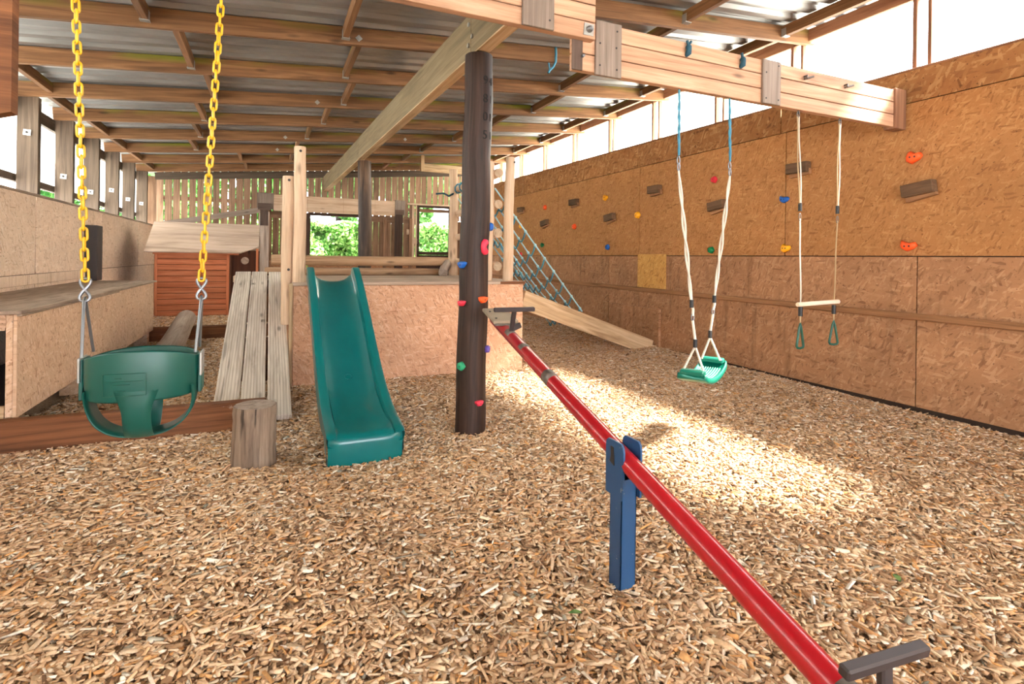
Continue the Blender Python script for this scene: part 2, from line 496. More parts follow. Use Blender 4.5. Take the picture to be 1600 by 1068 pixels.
        pts = [p0, p0 + d * b] + pts[1:-1] + [p1 - d * b, p1]
        rr = [rr[0] * 0.93, rr[0]] + rr[1:-1] + [rr[-1], rr[-1] * 0.93]
        return s.tube(pts, rr, n, jitter=0.012)
    # extruded outline (list of 2-D points, counter-clockwise) in frame (o,u,v,n) with a rounded top
    def hold(s, o, u, v, n, outline, h):
        o, u, v, n = V(*o), V(*u), V(*v), V(*n)
        ol = np.array(outline)
        c = ol.mean(0)
        levels = [(1.0, 0.0), (1.0, 0.35), (0.93, 0.7), (0.78, 0.93), (0.5, 1.0)]
        vs_, fs = [], []
        m = len(ol)
        for sc_, hh in levels:
            for p in ol:
                q = c + (p - c) * sc_
                vs_.append(o + u * q[0] + v * q[1] + n * hh * h)
        for i in range(len(levels) - 1):
            for k in range(m):
                fs.append((i * m + k, i * m + (k + 1) % m, (i + 1) * m + (k + 1) % m, (i + 1) * m + k))
        fs.append(tuple((len(levels) - 1) * m + k for k in range(m)))
        fs.append(tuple(range(m))[::-1])
        return s.add(vs_, fs, None, True)
    def prism(s, outline, o, u, v, n, th):
        o, u, v, n = V(*o), V(*u), V(*v), V(*n)
        m = len(outline)
        vs_ = [o + u * p[0] + v * p[1] for p in outline] + [o + u * p[0] + v * p[1] + n * th for p in outline]
        g = [(p[0], p[1], 0) for p in outline] * 2
        fs = [tuple(range(m))[::-1], tuple(range(m, 2 * m))] + [(k, (k + 1) % m, m + (k + 1) % m, m + k) for k in range(m)]
        return s.add(vs_, fs, g)
    def disc(s, c, n, r, th=0.004, seg=12):
        n = V(*n); n /= np.linalg.norm(n)
        return s.tube([V(*c), V(*c) + n * th], r, seg)
    def mesh(s, name):
        me = bpy.data.meshes.new(name)
        me.from_pydata(s.v, [], s.f)
        at = me.attributes.new('g', 'FLOAT_VECTOR', 'POINT')
        at.data.foreach_set('vector', np.array(s.g, np.float32).ravel())
        me.polygons.foreach_set('use_smooth', s.sm)
        me.update()
        return me
    def build(s, name, mat, parent=None, **props):
        if parent is not None:
            off = wloc(parent)
            s.v = [(a - off[0], b - off[1], c - off[2]) for a, b, c in s.v]
        me = s.mesh(name)
        return link(name, me, mat, parent, **props)

def wloc(o):
    l = Vector((0, 0, 0))
    while o is not None:
        l = l + o.location
        o = o.parent
    return l

def link(name, me, mat=None, parent=None, loc=None, rot=None, **props):
    if mat is not None and not me.materials:
        me.materials.append(M[mat] if isinstance(mat, str) else mat)
    o = bpy.data.objects.new(name, me)
    COL.objects.link(o)
    if parent is not None:
        o.parent = parent
    if loc is not None:
        o.location = loc
    if rot is not None:
        o.rotation_euler = rot
    for k, v in props.items():
        o[k] = v
    return o

def thing(name, label, cat, loc, group=None):
    o = bpy.data.objects.new(name, None)
    o.empty_display_size = 0.1
    COL.objects.link(o)
    o.location = loc
    o['label'] = label
    o['category'] = cat
    if group:
        o['group'] = group
    return o

def struct(name, mat=None, mb=None):
    if mb is not None:
        return mb.build(name, mat, None, kind='structure')
    o = bpy.data.objects.new(name, None)
    COL.objects.link(o)
    o['kind'] = 'structure'
    return o

def vnoise(x, y):
    return (np.sin(1.7 * x + 0.6) * np.cos(1.3 * y + 0.2) + 0.6 * np.sin(3.1 * x - 1.9 * y) + 0.5 * np.cos(2.6 * y + 4.4 * x)) / 2.1

def ground(x, y):
    x = np.asarray(x, float); y = np.asarray(y, float)
    z = 0.014 * vnoise(x, y)
    st = lambda a, b, t: np.clip((t - a) / (b - a), 0, 1)
    z = z + 0.035 * st(4.3, 5.8, y) * st(3.6, 4.7, x)
    z = z + 0.185 * st(8.60, 8.68, y) * (1 - st(0.2, 1.0, x))
    for cx, cyy, r, d in ((1.30, 3.5, 0.45, 0.03), (0.55, 3.2, 0.4, 0.025), (-0.07, 3.46, 0.3, 0.015), (0.2, 3.55, 0.25, 0.04)):
        z = z - d * np.exp(-((x - cx) ** 2 + (y - cyy) ** 2) / (r * r))
    return z
M['scratch'] = plain('dark scratched groove', (8, 6, 6), 0.8)
M['leaf_flat'] = plain('fresh leaf', (86, 122, 52), 0.6)
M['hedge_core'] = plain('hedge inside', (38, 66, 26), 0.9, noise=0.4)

# ================================================================== SETTING
XL, XR, YB = -2.12, 4.76, 12.9
def roof_z(x):            # underside of the purlins
    return 2.735 + (x - XL) * (3.322 - 2.735) / (XR - XL)

# ---- floor: bed of soil under the loose chips, then the chips themselves
xs = np.arange(-2.3, 4.95, 0.06); ys = np.arange(-7.5, 13.2, 0.06)
gx, gy = np.meshgrid(xs, ys, indexing='ij')
gz = ground(gx, gy) - 0.012
nx, ny = gx.shape
fl = MB()
vv = np.stack([gx, gy, gz], -1).reshape(-1, 3)
ii = np.arange(nx * ny).reshape(nx, ny)
qq = np.stack([ii[:-1, :-1], ii[1:, :-1], ii[1:, 1:], ii[:-1, 1:]], -1).reshape(-1, 4)
fl.add(vv, qq.tolist(), None, True)
struct('floor', 'soil', fl)
gr = MB()
gr.box(-30, 40, -30, 60, -0.3, -0.14, 0)
struct('yard', 'yard', gr)

def scatter_chips():
    ax = np.array([math.sin(PSI), math.cos(PSI)]); ay = np.array([math.cos(PSI), -math.sin(PSI)])
    P, S = [], []
    for (x0, x1, y0, y1, dens, sc) in ((-2.2, 4.8, -0.5, 1.5, 8200, 1.0), (-2.2, 4.8, 1.5, 4.0, 6600, 1.0), (-2.2, 4.8, 4.0, 6.5, 4600, 1.1), (-2.2, 4.8, 6.5, 9.5, 2300, 1.2),
                                       (-2.2, 0.5, 9.5, 10.2, 2200, 1.2), (2.4, 4.8, 9.5, 12.9, 1200, 1.4)):
        n = int((x1 - x0) * (y1 - y0) * dens)
        p = np.stack([RNG.uniform(x0, x1, n), RNG.uniform(y0, y1, n)], -1)
        z = p @ ax; u = p @ ay
        keep = (z > 0.95) & (np.abs(u) < z * 1.12 + 0.1)
        inside = (p[:, 0] > 0.3) & (p[:, 0] < 2.4) & (p[:, 1] > 5.3)
        hidden = (p[:, 0] < -1.5) & (p[:, 1] > 5.0) & (p[:, 1] < 9)
        p = p[keep & ~inside & ~hidden]
        P.append(p); S.append(np.full(len(p), sc))
    P = np.concatenate(P); S = np.concatenate(S)
    ok = (P[:, 0] > XL + 0.03) & (P[:, 0] < XR - 0.035) & (P[:, 1] < YB - 0.05)
    P, S = P[ok], S[ok]
    n = len(P)
    ln = np.clip(RNG.lognormal(math.log(0.027), 0.45, n), 0.012, 0.10) * S
    wd = np.clip(RNG.lognormal(math.log(0.0098), 0.42, n), 0.0035, 0.032) * S
    wd = np.minimum(wd, ln * 0.8)
    th = RNG.uniform(0.002, 0.0065, n)
    yaw = RNG.uniform(0, 2 * PI, n); pit = RNG.normal(0, 0.17, n); rol = RNG.normal(0, 0.25, n)
    cz = ground(P[:, 0], P[:, 1]) + RNG.uniform(-0.008, 0.011, n)
    cyw, syw, cp, sp, cr, sr = np.cos(yaw), np.sin(yaw), np.cos(pit), np.sin(pit), np.cos(rol), np.sin(rol)
    ex = np.stack([cyw * cp, syw * cp, sp], -1)
    ey = np.stack([-syw * cr - cyw * sp * sr, cyw * cr - syw * sp * sr, cp * sr], -1)
    ez = np.cross(ex, ey)
    base = np.array([(-1, -1, -1), (1, -1, -1), (1, 1, -1), (-1, 1, -1), (-1, -1, 1), (1, -1, 1), (1, 1, 1), (-1, 1, 1)], float) * 0.5
    L = base[None] * np.stack([ln, wd, th], -1)[:, None]
    L[:, :, 0] += RNG.normal(0, 0.16, (n, 8)) * ln[:, None] * 0.8 * 0.5
    L[:, :, 1] *= RNG.uniform(0.45, 1.15, (n, 8))
    bend = RNG.normal(0, 0.10, n)
    L[:, :, 2] += bend[:, None] * (L[:, :, 0] ** 2) / ln[:, None] * 2
    vts = (L[:, :, :1] * ex[:, None] + L[:, :, 1:2] * ey[:, None] + L[:, :, 2:] * ez[:, None])
    vts += np.concatenate([P, cz[:, None]], 1)[:, None]
    fq = np.array([(4, 5, 6, 7), (0, 1, 5, 4), (1, 2, 6, 5), (2, 3, 7, 6), (3, 0, 4, 7)])
    F = (fq[None] + (np.arange(n) * 8)[:, None, None]).reshape(-1, 4)
    me = bpy.data.meshes.new('wood_chips')
    me.vertices.add(n * 8); me.loops.add(len(F) * 4); me.polygons.add(len(F))
    me.vertices.foreach_set('co', vts.reshape(-1).astype(np.float32))
    me.loops.foreach_set('vertex_index', F.reshape(-1).astype(np.int32))
    me.polygons.foreach_set('loop_start', (np.arange(len(F)) * 4).astype(np.int32))
    me.polygons.foreach_set('loop_total', np.full(len(F), 4, np.int32))
    me.update(calc_edges=True)
    at = me.attributes.new('c', 'FLOAT', 'POINT')
    at.data.foreach_set('value', np.repeat(RNG.uniform(0, 1, n), 8).astype(np.float32))
    o = link('wood_chips', me, 'chips')
    o['kind'] = 'stuff'
    o['label'] = 'loose tan wood chips covering the whole play floor'
    o['category'] = 'wood chips'
scatter_chips()

# ---- right wall: three rows of strand board, batten, clerestory posts
wr = struct('wall_right')
def rp(name, mat, y0, y1, z0, z1, x=XR, th=0.018, z1b=None, z0b=None):
    return MB().panel('x', x + th / 2, y0, y1, z0, z1, th, 0.002, z1b, z0b).build(name, mat, wr)
MB().box(XR + 0.03, XR + 0.05, -7.3, YB, -0.1, 2.7, 0).build('backing_board', 'backing', wr)  # dark backing added behind the sheets so no light leaks in
g_ = 0.004
ylow = [-7.2, -4.4, -2.0, 0.40, 2.62, 4.76, 6.94, 9.2, 11.3, YB]
for a, b in zip(ylow, ylow[1:]):
    rp('panel', 'osb_lo', a + g_, b - g_, 0.028 if a < 3 else 0.022, 1.236)
yup = [-7.2, -5.6, -3.2, -0.9, 1.48, 3.84, 6.2, 8.55, 10.9, YB]
for a, b in zip(yup, yup[1:]):
    rp('panel', 'osb_hi', a + g_, b - g_, 1.244, 2.488, XR - 0.006)
yst = [-7.2, -5.6, -3.2, -0.8, 1.6, 3.91, 6.26, 8.6, 9.99, YB]
ztop = lambda y: 2.745 + 0.0155 * (y - 1.9)
for a, b in zip(yst, yst[1:]):
    rp('panel', 'osb_strip', a + g_, b - g_, 2.496, ztop(a), XR - 0.002, z1b=ztop(b))
MB().bar((XR + 0.012, -7.2, ztop(-7.2) + 0.004), (XR + 0.012, YB, ztop(YB) + 0.004), 0.05, 0.016).build('cap_strip', 'stud', wr)
MB().bar((XR - 0.03, -7.2, 0.715), (XR - 0.03, YB - 0.1, 0.80), 0.045, 0.055, ch=0.012).build('batten', 'batten', wr)
rp('panel', 'osb_patch', 5.62, 6.21, 0.80, 1.262, XR - 0.018, 0.012)
rp('panel', 'osb_lo', 5.71, 6.86, 0.02, 0.53, XR - 0.045, 0.04)
rp('panel', 'osb_lo', 4.24, 4.275, 0.02, 0.72, XR - 0.004, 0.004)
for y0, y1 in ((-7.1, -6.96), (-6.0, -5.86), (-4.9, -4.76), (-3.85, -3.71), (-2.75, -2.61), (-1.7, -1.56), (-0.62, -0.48), (0.42, 0.56), (1.49, 1.63), (2.56, 2.70), (3.70, 3.84), (4.715, 4.865), (5.86, 6.02), (6.93, 7.07), (8.01, 8.17), (9.12, 9.28), (10.2, 10.36), (11.3, 11.45), (12.4, 12.55)):
    zt = roof_z(4.85) + 0.13
    MB().box(4.80, 4.85, y0, y0 + 0.028, ztop(y0) - 0.05, zt).build('stud', 'stud', wr)
    MB().box(4.80, 4.855, y1 - 0.032, y1, ztop(y0) - 0.05, zt).build('stud', 'stud', wr)
MB().bar((4.83, -7.2, roof_z(4.83) + 0.085), (4.83, YB, roof_z(4.83) + 0.085), 0.04, 0.12).build('eave_plate', 'stud', wr)
# translucent sheets added to the clerestory to block direct sun at both ends
def corrugated(plane, at, a0, a1, z0, z1, per=0.076, amp=0.016, z1b=None):
    m = MB(); n = max(4, int((a1 - a0) / per * 4))
    vs_, fs = [], []
    for i in range(n + 1):
        a = a0 + (a1 - a0) * i / n
        d = at + amp * math.sin(2 * PI * a / per)
        zt = z1 if z1b is None else z1 + (z1b - z1) * i / n
        for z in (z0, zt):
            vs_.append((d, a, z) if plane == 'x' else (a, d, z))
    for i in range(n):
        fs.append((2 * i, 2 * i + 2, 2 * i + 3, 2 * i + 1))
    return m.add(vs_, fs, None, True)
for a, b in ((-7.2, -5.2), (-5.2, -3.2), (-3.2, -1.0), (-1.0, 0.85), (3.95, 5.3), (5.3, 6.6), (6.6, 8.6), (8.6, 10.7), (10.7, YB)):
    corrugated('x', 4.93, a, b, 2.6, roof_z(4.9) + 0.12).build('translucent_sheet', 'sheet', wr)

# ---- left wall: strand board below, posts and translucent sheets above
wl = struct('wall_left')
lp = lambda name, mat, y0, y1, z0, z1, x=XL, th=0.018: MB().panel('x', x - th / 2, y0, y1, z0, z1, th).build(name, mat, wl)
MB().box(XL - 0.06, XL - 0.03, -7.3, YB, -0.1, 1.70, 0).build('backing_board', 'backing', wl)
yl = [-7.2, -4.9, -2.55, -0.2, 2.15, 4.5, 6.83, 9.16, 11.4, YB]
for a, b in zip(yl, yl[1:]):
    lp('panel', 'osb_left', a + 0.014, b - 0.014, 0.962, 1.728)
    lp('panel', 'osb_left', a + 0.006, b - 0.006, 0.0, 0.955, XL - 0.004)
MB().bar((XL + 0.012, 3.6, 0.905), (XL + 0.012, 8.34, 0.912), 0.022, 0.098).build('skirting_plank', 'osb_left', wl)
MB().bar((XL - 0.02, -7.2, 1.737), (XL - 0.02, YB, 1.742), 0.085, 0.02).build('ledge_board', 'bench_top', wl)
for k in range(-13, 7):
    y = 6.90 + 1.055 * k
    MB().box(XL - 0.185, XL - 0.012, y, y + 0.075, 1.70, 2.735, 0.005).build('wall_post', 'post_wood', wl)
    if 0 <= k <= 6:
        zz = (2.37, 2.07, 2.0, 2.14, 2.1, 2.12, 2.0)[k]
        c = (XL - 0.10, y - 0.004, zz)
        w_ = MB()
        w_.prism([(-0.032, -0.026), (0.028, -0.032), (0.032, 0.026), (-0.028, 0.03)], c, (1, 0, 0), (0, 0, 1), (0, -1, 0), 0.006).build('washer_plate', 'white_plate' if k != 1 else 'zinc', wl)
        MB().disc((c[0], c[1] - 0.006, c[2]), (0, -1, 0), 0.011, 0.008, 8).build('bolt', 'bolt', wl)
    MB().box(XL - 0.26, XL - 0.21, y + 0.0, y + 1.055, 1.885, 1.96, 0.003).build('window_rail', 'post_wood', wl)
    MB().box(XL - 0.26, XL - 0.21, y + 0.0, y + 1.055, 2.60, 2.735, 0.003).build('head_rail', 'post_wood', wl)
for a in np.arange(-7.2, YB - 0.2, 1.055):
    corrugated('x', XL - 0.30, a, min(a + 1.07, YB), 1.90, 2.78).build('translucent_sheet', 'sheet', wl)

# ---- back wall: vertical fence slats with gaps, two openings
wb = struct('wall_back')
WX0, WX1, WZ0, WZ1 = 0.83, 1.90, 1.07, 2.08
DX0, DX1, DZ0, DZ1 = 3.31, 4.06, 1.30, 2.385
MB().box(XL - 0.2, XL + 0.012, YB - 0.002, YB + 0.022, 0.0, 2.74).build('corner_board', 'slat_low', wb)
x = XL + 0.02
pitch = 0.1437
sh_up = {}
while x < XR - 0.05:
    w_ = 0.124 + random.uniform(-0.010, 0.010)
    xa, xb = x, x + w_
    mid = (xa + xb) / 2
    top = roof_z(mid) + 0.1
    dy = random.uniform(-0.006, 0.006)
    zu = 2.08 if mid > -0.1 else 0.0
    def slat(z0, z1, mat):
        if z1 - z0 > 0.03:
            o = MB().box(xa, xb, YB + dy, YB + dy + 0.019, z0, z1, 0, 2).build('slat', mat, wb)
    if DX0 - 0.03 < mid < DX1 + 0.03:
        slat(2.42, top, 'slat')
    else:
        slat(zu, top, 'slat')
        if zu > 0:
            if WX0 - 0.05 < mid < WX1 + 0.05:
                pass
            else:
                o_ = MB().box(xa - 0.004, xa + 0.134, YB + dy, YB + dy + 0.019, 1.02, zu - 0.006, 0, 2).build('slat', 'slat_low', wb)
    x += pitch
MB().bar((XL, YB - 0.05, 2.735), (XR, YB - 0.05, roof_z(XR) + 0.0), 0.05, 0.14).build('top_rail', 'post_wood', wb)
MB().box(XL, XR, YB + 0.03, YB + 0.07, 2.28, 2.36).build('fence_rail', 'slat_low', wb)
for a_, b_ in ((-0.12, WX0 - 0.06), (WX1 + 0.06, DX0 - 0.06)):
    MB().box(a_, b_, YB - 0.022, YB - 0.008, 1.99, 2.13).build('fence_rail', 'slat_low', wb)  # added rail, covers bright sky showing between the slats
MB().box(XL, WX0 - 0.06, YB + 0.03, YB + 0.07, 1.0, 1.08).build('fence_rail', 'slat_low', wb)
MB().box(WX1 + 0.06, DX0 - 0.08, YB + 0.03, YB + 0.07, 1.45, 1.53).build('fence_rail', 'slat_low', wb)
for a, b in ((-0.1, WX0 - 0.06), (WX0 - 0.06, WX1 + 0.06), (WX1 + 0.06, 3.25), (DX1 + 0.1, XR)):
    MB().panel('y', YB - 0.01, a + 0.004, b - 0.004, 0.0, 1.055).build('panel', 'osb_lo', wb)
MB().box(-0.06, 0.0, YB - 0.07, YB - 0.005, 0.9, 2.9).build('corner_post', 'slat_low', wb)
for a in (2.45, 3.06, 4.12):
    MB().box(a, a + 0.075, YB - 0.06, YB - 0.004, 0.9, 2.1).build('fence_post', 'slat_low', wb)
for a in (3.13, 3.215):
    MB().box(a, a + 0.06, YB - 0.045, YB - 0.01, 1.0, 2.43).build('pale_batten', 'pale_board', wb)
MB().box(3.13, 3.275, YB - 0.05, YB - 0.046, 1.5, 1.62).build('pale_block', 'pale_board', wb)
MB().box(3.0, 3.13, YB - 0.045, YB - 0.01, 1.72, 1.84).build('pale_block', 'pale_board', wb)
win = struct('window_1')
MB().box(WX0 - 0.07, WX0, YB - 0.04, YB + 0.05, 1.0, WZ1 + 0.05).build('jamb', 'frame_dark', win)
MB().box(WX1, WX1 + 0.07, YB - 0.04, YB + 0.05, 1.0, WZ1 + 0.05).build('jamb', 'frame_dark', win)
MB().box(WX0, WX1, YB - 0.04, YB + 0.05, WZ1, WZ1 + 0.06).build('head', 'frame_dark', win)
MB().box(WX0, WX1, YB - 0.04, YB + 0.05, WZ0 - 0.05, WZ0).build('sill', 'frame_dark', win)
dr = struct('door_1')
MB().box(DX0 - 0.06, DX0, YB - 0.05, YB + 0.03, 0.1, DZ1 + 0.05).build('jamb', 'frame_dark', dr)
MB().box(DX1, DX1 + 0.06, YB - 0.05, YB + 0.03, 0.1, DZ1 + 0.05).build('jamb', 'frame_dark', dr)
MB().box(DX0, DX1, YB - 0.05, YB + 0.03, DZ1, DZ1 + 0.06).build('head', 'frame_dark', dr)
MB().box(DX0, DX1, YB - 0.05, YB + 0.03, 1.235, DZ0 + 0.01).build('lock_rail', 'frame_dark', dr)
MB().box(DX0, DX1, YB - 0.02, YB + 0.02, 0.1, 1.23).build('lower_panel', 'frame_dark', dr)
MB().box(DX0 - 0.3, DX1 + 0.06, YB - 0.08, YB - 0.04, DZ1 + 0.05, DZ1 + 0.085).build('drip_strip', 'pale_board', dr)

# ---- roof: profiled sheets over purlins with noggins, ridge beam
ce = struct('ceiling')
PY0, PP, PD = 3.65, 1.067, 0.145
for n in range(-10, 9):
    y = PY0 + PP * n
    MB().bar((XL - 0.2, y + 0.024, roof_z(XL - 0.2) + PD / 2), (4.9, y + 0.024, roof_z(4.9) + PD / 2), 0.047, PD, ch=0.003).build('purlin', 'purlin', ce)
nog = {0: [(3.25, 0), (4.46, 0)], 1: [(0.56, 0), (3.25, 0), (4.5, 0), (-0.85, 0)], 2: [(-0.68, 0), (0.69, 0), (3.22, 0), (4.44, 0)], 3: [(-2.03, 0), (-0.58, 0), (0.80, 0), (3.37, 0), (4.59, 0)],
       4: [(-2.09, 0), (-0.78, 0), (0.66, 0), (3.1, 0), (4.49, 0)], 5: [(-2.04, 0), (-0.93, 0), (0.51, 0), (2.9, 0), (4.6, 0)], 6: [(-2.05, 0), (-1.10, 0), (0.40, 0), (2.6, 0), (4.55, 0)],
       7: [(-2.05, 0), (-0.5, 0), (0.35, 0), (2.5, 0), (4.55, 0)], 8: [(-2.05, 0), (-0.45, 0), (2.3, 0), (4.5, 0)], -1: [(-0.6, 0), (0.6, 0), (3.2, 0), (4.5, 0)], -2: [(0.6, 0), (3.2, 0)]}
for n, lst in nog.items():
    ya, yb = PY0 + PP * (n - 1) + 0.047, PY0 + PP * n
    for (xc, _) in lst:
        zb = roof_z(xc) + 0.035
        o = MB().bar((xc, ya, zb + 0.05), (xc, yb, zb + 0.05), 0.047, 0.10, ch=0.002).build('noggin', 'purlin', ce)
        if n <= 6 and xc > -1.9:
            MB().box(xc - 0.033, xc + 0.033, yb - 0.05, yb + 0.0, zb - 0.006, zb + 0.0, 0).box(xc + 0.0245, xc + 0.028, yb - 0.05, yb, zb, zb + 0.07, 0).box(xc - 0.028, xc - 0.0245, yb - 0.05, yb, zb, zb + 0.07, 0).build('joist_hanger', 'zinc', o)
for (xc, n, z) in ((0.67, 1, 3.05), (0.5, 3, 2.98), (0.2, 5, 2.96), (0.1, 6, 2.96), (2.05, 5, 3.11)):
    y = PY0 + PP * n
    zz = roof_z(xc) + 0.055
    MB().prism([(-0.03, 0), (0, -0.03), (0.03, 0), (0, 0.03)], (xc, y - 0.001, zz), (1, 0, 0), (0, 0, 1), (0, -1, 0), 0.004).disc((xc, y - 0.004, zz), (0, -1, 0), 0.01, 0.008, 8).build('washer_plate', 'zinc', ce)
MB().box(2.85, 4.15, 11.0, 11.06, 2.965, 3.13, 0.004, 0).build('boxed_trimmer', 'plank', ce)
MB().box(2.85, 2.92, 10.99, 11.0, 2.965, 3.30, 0.002, 2).build('trimmer_hanger', 'plank', ce)
# profiled sheets, ribs running down the slope
yy = -7.5
while yy < 13.4:
    m = MB(); vs_, fs = [], []
    prof = []
    y = yy
    while y < yy + 1.0 - 1e-6:
        prof += [(y, 0.0), (y + 0.075, 0.0), (y + 0.10, 0.032), (y + 0.175, 0.032)]
        y += 0.2
    prof.append((yy + 1.0, 0.0))
    for (py, pz) in prof:
        for xx in (XL - 0.55, 4.98):
            vs_.append((xx, py, roof_z(xx) + PD + 0.003 + pz))
    for i in range(len(prof) - 1):
        fs.append((2 * i, 2 * i + 2, 2 * i + 3, 2 * i + 1))
    m.add(vs_, fs, [(p[0], p[1], 0) for p in vs_]).build('roof_sheet', 'roof', ce)
    yy += 1.0
# main beam, three lengths butted over the poles
bx = lambda y: 1.28 - 0.0233 * (y - 3.6) + 0.045
for a, b in ((2.78, 3.60), (3.606, 8.15), (8.156, 12.6)):
    MB().bar((bx(a), a, 2.765), (bx(b), b, 2.77), 0.09, 0.31, ch=0.004).build('main_beam', 'beam', ce)
    MB().bar((bx(a), a, 2.604), (bx(b), b, 2.609), 0.092, 0.012, ch=0.001).build('bounce_tint_strip', 'plank', ce)  # warm strip stands in for orange light bounced onto the underside
for dy, z in ((-0.055, 2.86), (0.02, 2.86), (-0.055, 2.71), (0.02, 2.71)):
    c = (bx(3.6) - 0.047, 3.60 + dy + 0.02, z + (0.02 if dy < 0 else -0.02))
    MB().disc(c, (-1, 0, 0), 0.016, 0.01, 10).build('beam_bolt', 'zinc', ce)

# ================================================================== THINGS
# ---- the two dark poles
pl = thing('pole', 'tall dark brown round pole in front of the deck studded with climbing holds', 'pole', (1.295, 3.55, 0))
m = MB()
N = 26
pts = [(1.295 + 0.035 * i / N + 0.004 * math.sin(i * .9), 3.56, -0.08 + 2.675 * i / N) for i in range(N + 1)]
m.tube(pts, [0.106 - 0.008 * i / N + random.uniform(-.0012, .0012) for i in range(N + 1)], 28, jitter=0.008)
m.build('shaft', 'pillar', pl)
# scratched figures down its right-hand face
def text_mesh(body, size, depth):
    cu = bpy.data.curves.new('scratch', 'FONT')
    cu.body = body; cu.size = size; cu.extrude = depth; cu.align_x = 'CENTER'; cu.align_y = 'CENTER'
    ob = bpy.data.objects.new('scratch', cu); COL.objects.link(ob)
    dg = bpy.context.evaluated_depsgraph_get()
    me = bpy.data.meshes.new_from_object(ob.evaluated_get(dg))
    bpy.data.objects.remove(ob)
    return me
for col_i, (ang, chars) in enumerate(((-94, '9805'), (-66, '4111'))):
    for i, ch in enumerate(chars):
        a = math.radians(ang + 12)
        z = 2.40 - i * 0.125
        r = 0.1015
        cx, cyy = 1.327 + r * math.cos(a), 3.56 + r * math.sin(a)
        me = text_mesh(ch, 0.085 if col_i == 0 else 0.075, 0.0012)
        o = link('scratched_figure', me, 'scratch', pl)
        o.location = Vector((cx, cyy, z)) - Vector(pl.location)
        o.rotation_euler = (PI / 2, 0, a + PI / 2)
p2 = thing('pole', 'charred round pole behind the deck rails, under the main beam', 'pole', (1.28, 8.15, 0))
MB().log((1.31, 8.25, 0), (1.275, 8.25, 2.60), 0.098, 0.095, 22, 12, 0.015).build('shaft', 'pillar_char', p2)

# ---- platform
dk = thing('play_platform', 'raised wooden platform boarded with strand board, behind the green slide', 'platform', (1.33, 6.1, 0))
MB().panel('y', 5.209, 0.20, 2.475, -0.05, 0.905, 0.018).build('front_panel', 'osb_deck', dk)
MB().panel('x', 2.466, 5.22, 7.12, -0.05, 0.905, 0.018).build('side_panel', 'osb_deck', dk)
MB().panel('x', 0.209, 5.22, 7.12, -0.05, 0.905, 0.018).build('side_panel', 'osb_deck', dk)
for i in range(6):
    a = 5.17 + i * 0.327
    MB().box(0.19, 2.485, a + 0.002, a + 0.325, 0.907, 0.937, 0.004, 0).build('deck_board', 'deck_top', dk)
MB().log((0.248, 5.26, 0.90), (0.242, 5.26, 2.165), 0.056, 0.050, 18, 12, 0.03, 0.01).build('corner_log', 'log', dk)
MB().log((0.155, 5.33, 0.55), (0.15, 5.33, 1.90), 0.055, 0.05, 18, 12, 0.03, 0.008).build('corner_log', 'log', dk)
MB().log((2.355, 5.34, 0.92), (2.37, 5.34, 2.27), 0.058, 0.052, 18, 12, 0.03, 0.01).build('corner_log', 'log', dk)
for c in ((0.245, 5.209, 2.12), (0.16, 5.277, 1.05), (0.155, 5.28, 1.86), (2.40, 5.294, 2.215)):
    MB().disc(c, (-0.2, -1, 0), 0.012, 0.006, 10).build('bolt_hole', 'bolt', dk)
MB().box(0.165, 0.195, 5.17, 5.23, 0.0, 0.93).build('corner_batten', 'plank', dk)
MB().box(0.13, 0.19, 5.30, 7.1, 0.72, 0.90).build('bearer', 'sleeper', dk)
MB().log((0.02, 7.02, 1.125), (2.30, 7.06, 1.12), 0.062, 0.058, 16, 12, 0.03, 0.02).build('rail_log', 'log_rail', dk)
MB().log((-0.05, 7.05, 0.985), (2.10, 7.09, 0.985), 0.05, 0.045, 16, 12, 0.03, 0.015).build('rail_log', 'log_rail', dk)
MB().log((2.06, 6.75, 0.975), (2.2, 7.02, 1.10), 0.062, 0.06, 16, 5, 0.02).build('prop_log', 'old_log', dk)
MB().box(-0.38, 0.19, 7.0, 7.3, 0.86, 0.93).build('landing_board', 'log', dk)
MB().box(2.2, 2.485, 5.165, 5.17, 0.91, 0.937).build('edge_strip', 'sleeper', dk)

# ---- log ladder on the platform
la = thing('log_ladder', 'ladder of round logs standing along the right side of the platform', 'ladder', (2.24, 6.2, 0.937))
MB().log((2.155, 5.42, 0.937), (2.165, 5.42, 2.22), 0.05, 0.046, 16, 10, 0.03).build('post', 'log', la)
MB().log((2.275, 7.0, 0.937), (2.26, 7.0, 2.37), 0.062, 0.055, 16, 10, 0.03).build('post', 'log', la)
for z0, z1 in ((2.10, 2.10), (1.76, 1.775), (1.45, 1.455), (1.09, 1.125)):
    rg = MB().log((2.245, 5.36, z0), (2.335, 7.08, z1), 0.05, 0.046, 16, 8, 0.03, 0.01).build('rung', 'log', la)
    MB().disc((2.245, 5.36, z0), (-0.05, -1, 0), 0.045, 0.002, 16).build('sawn_end', 'log_end', rg)

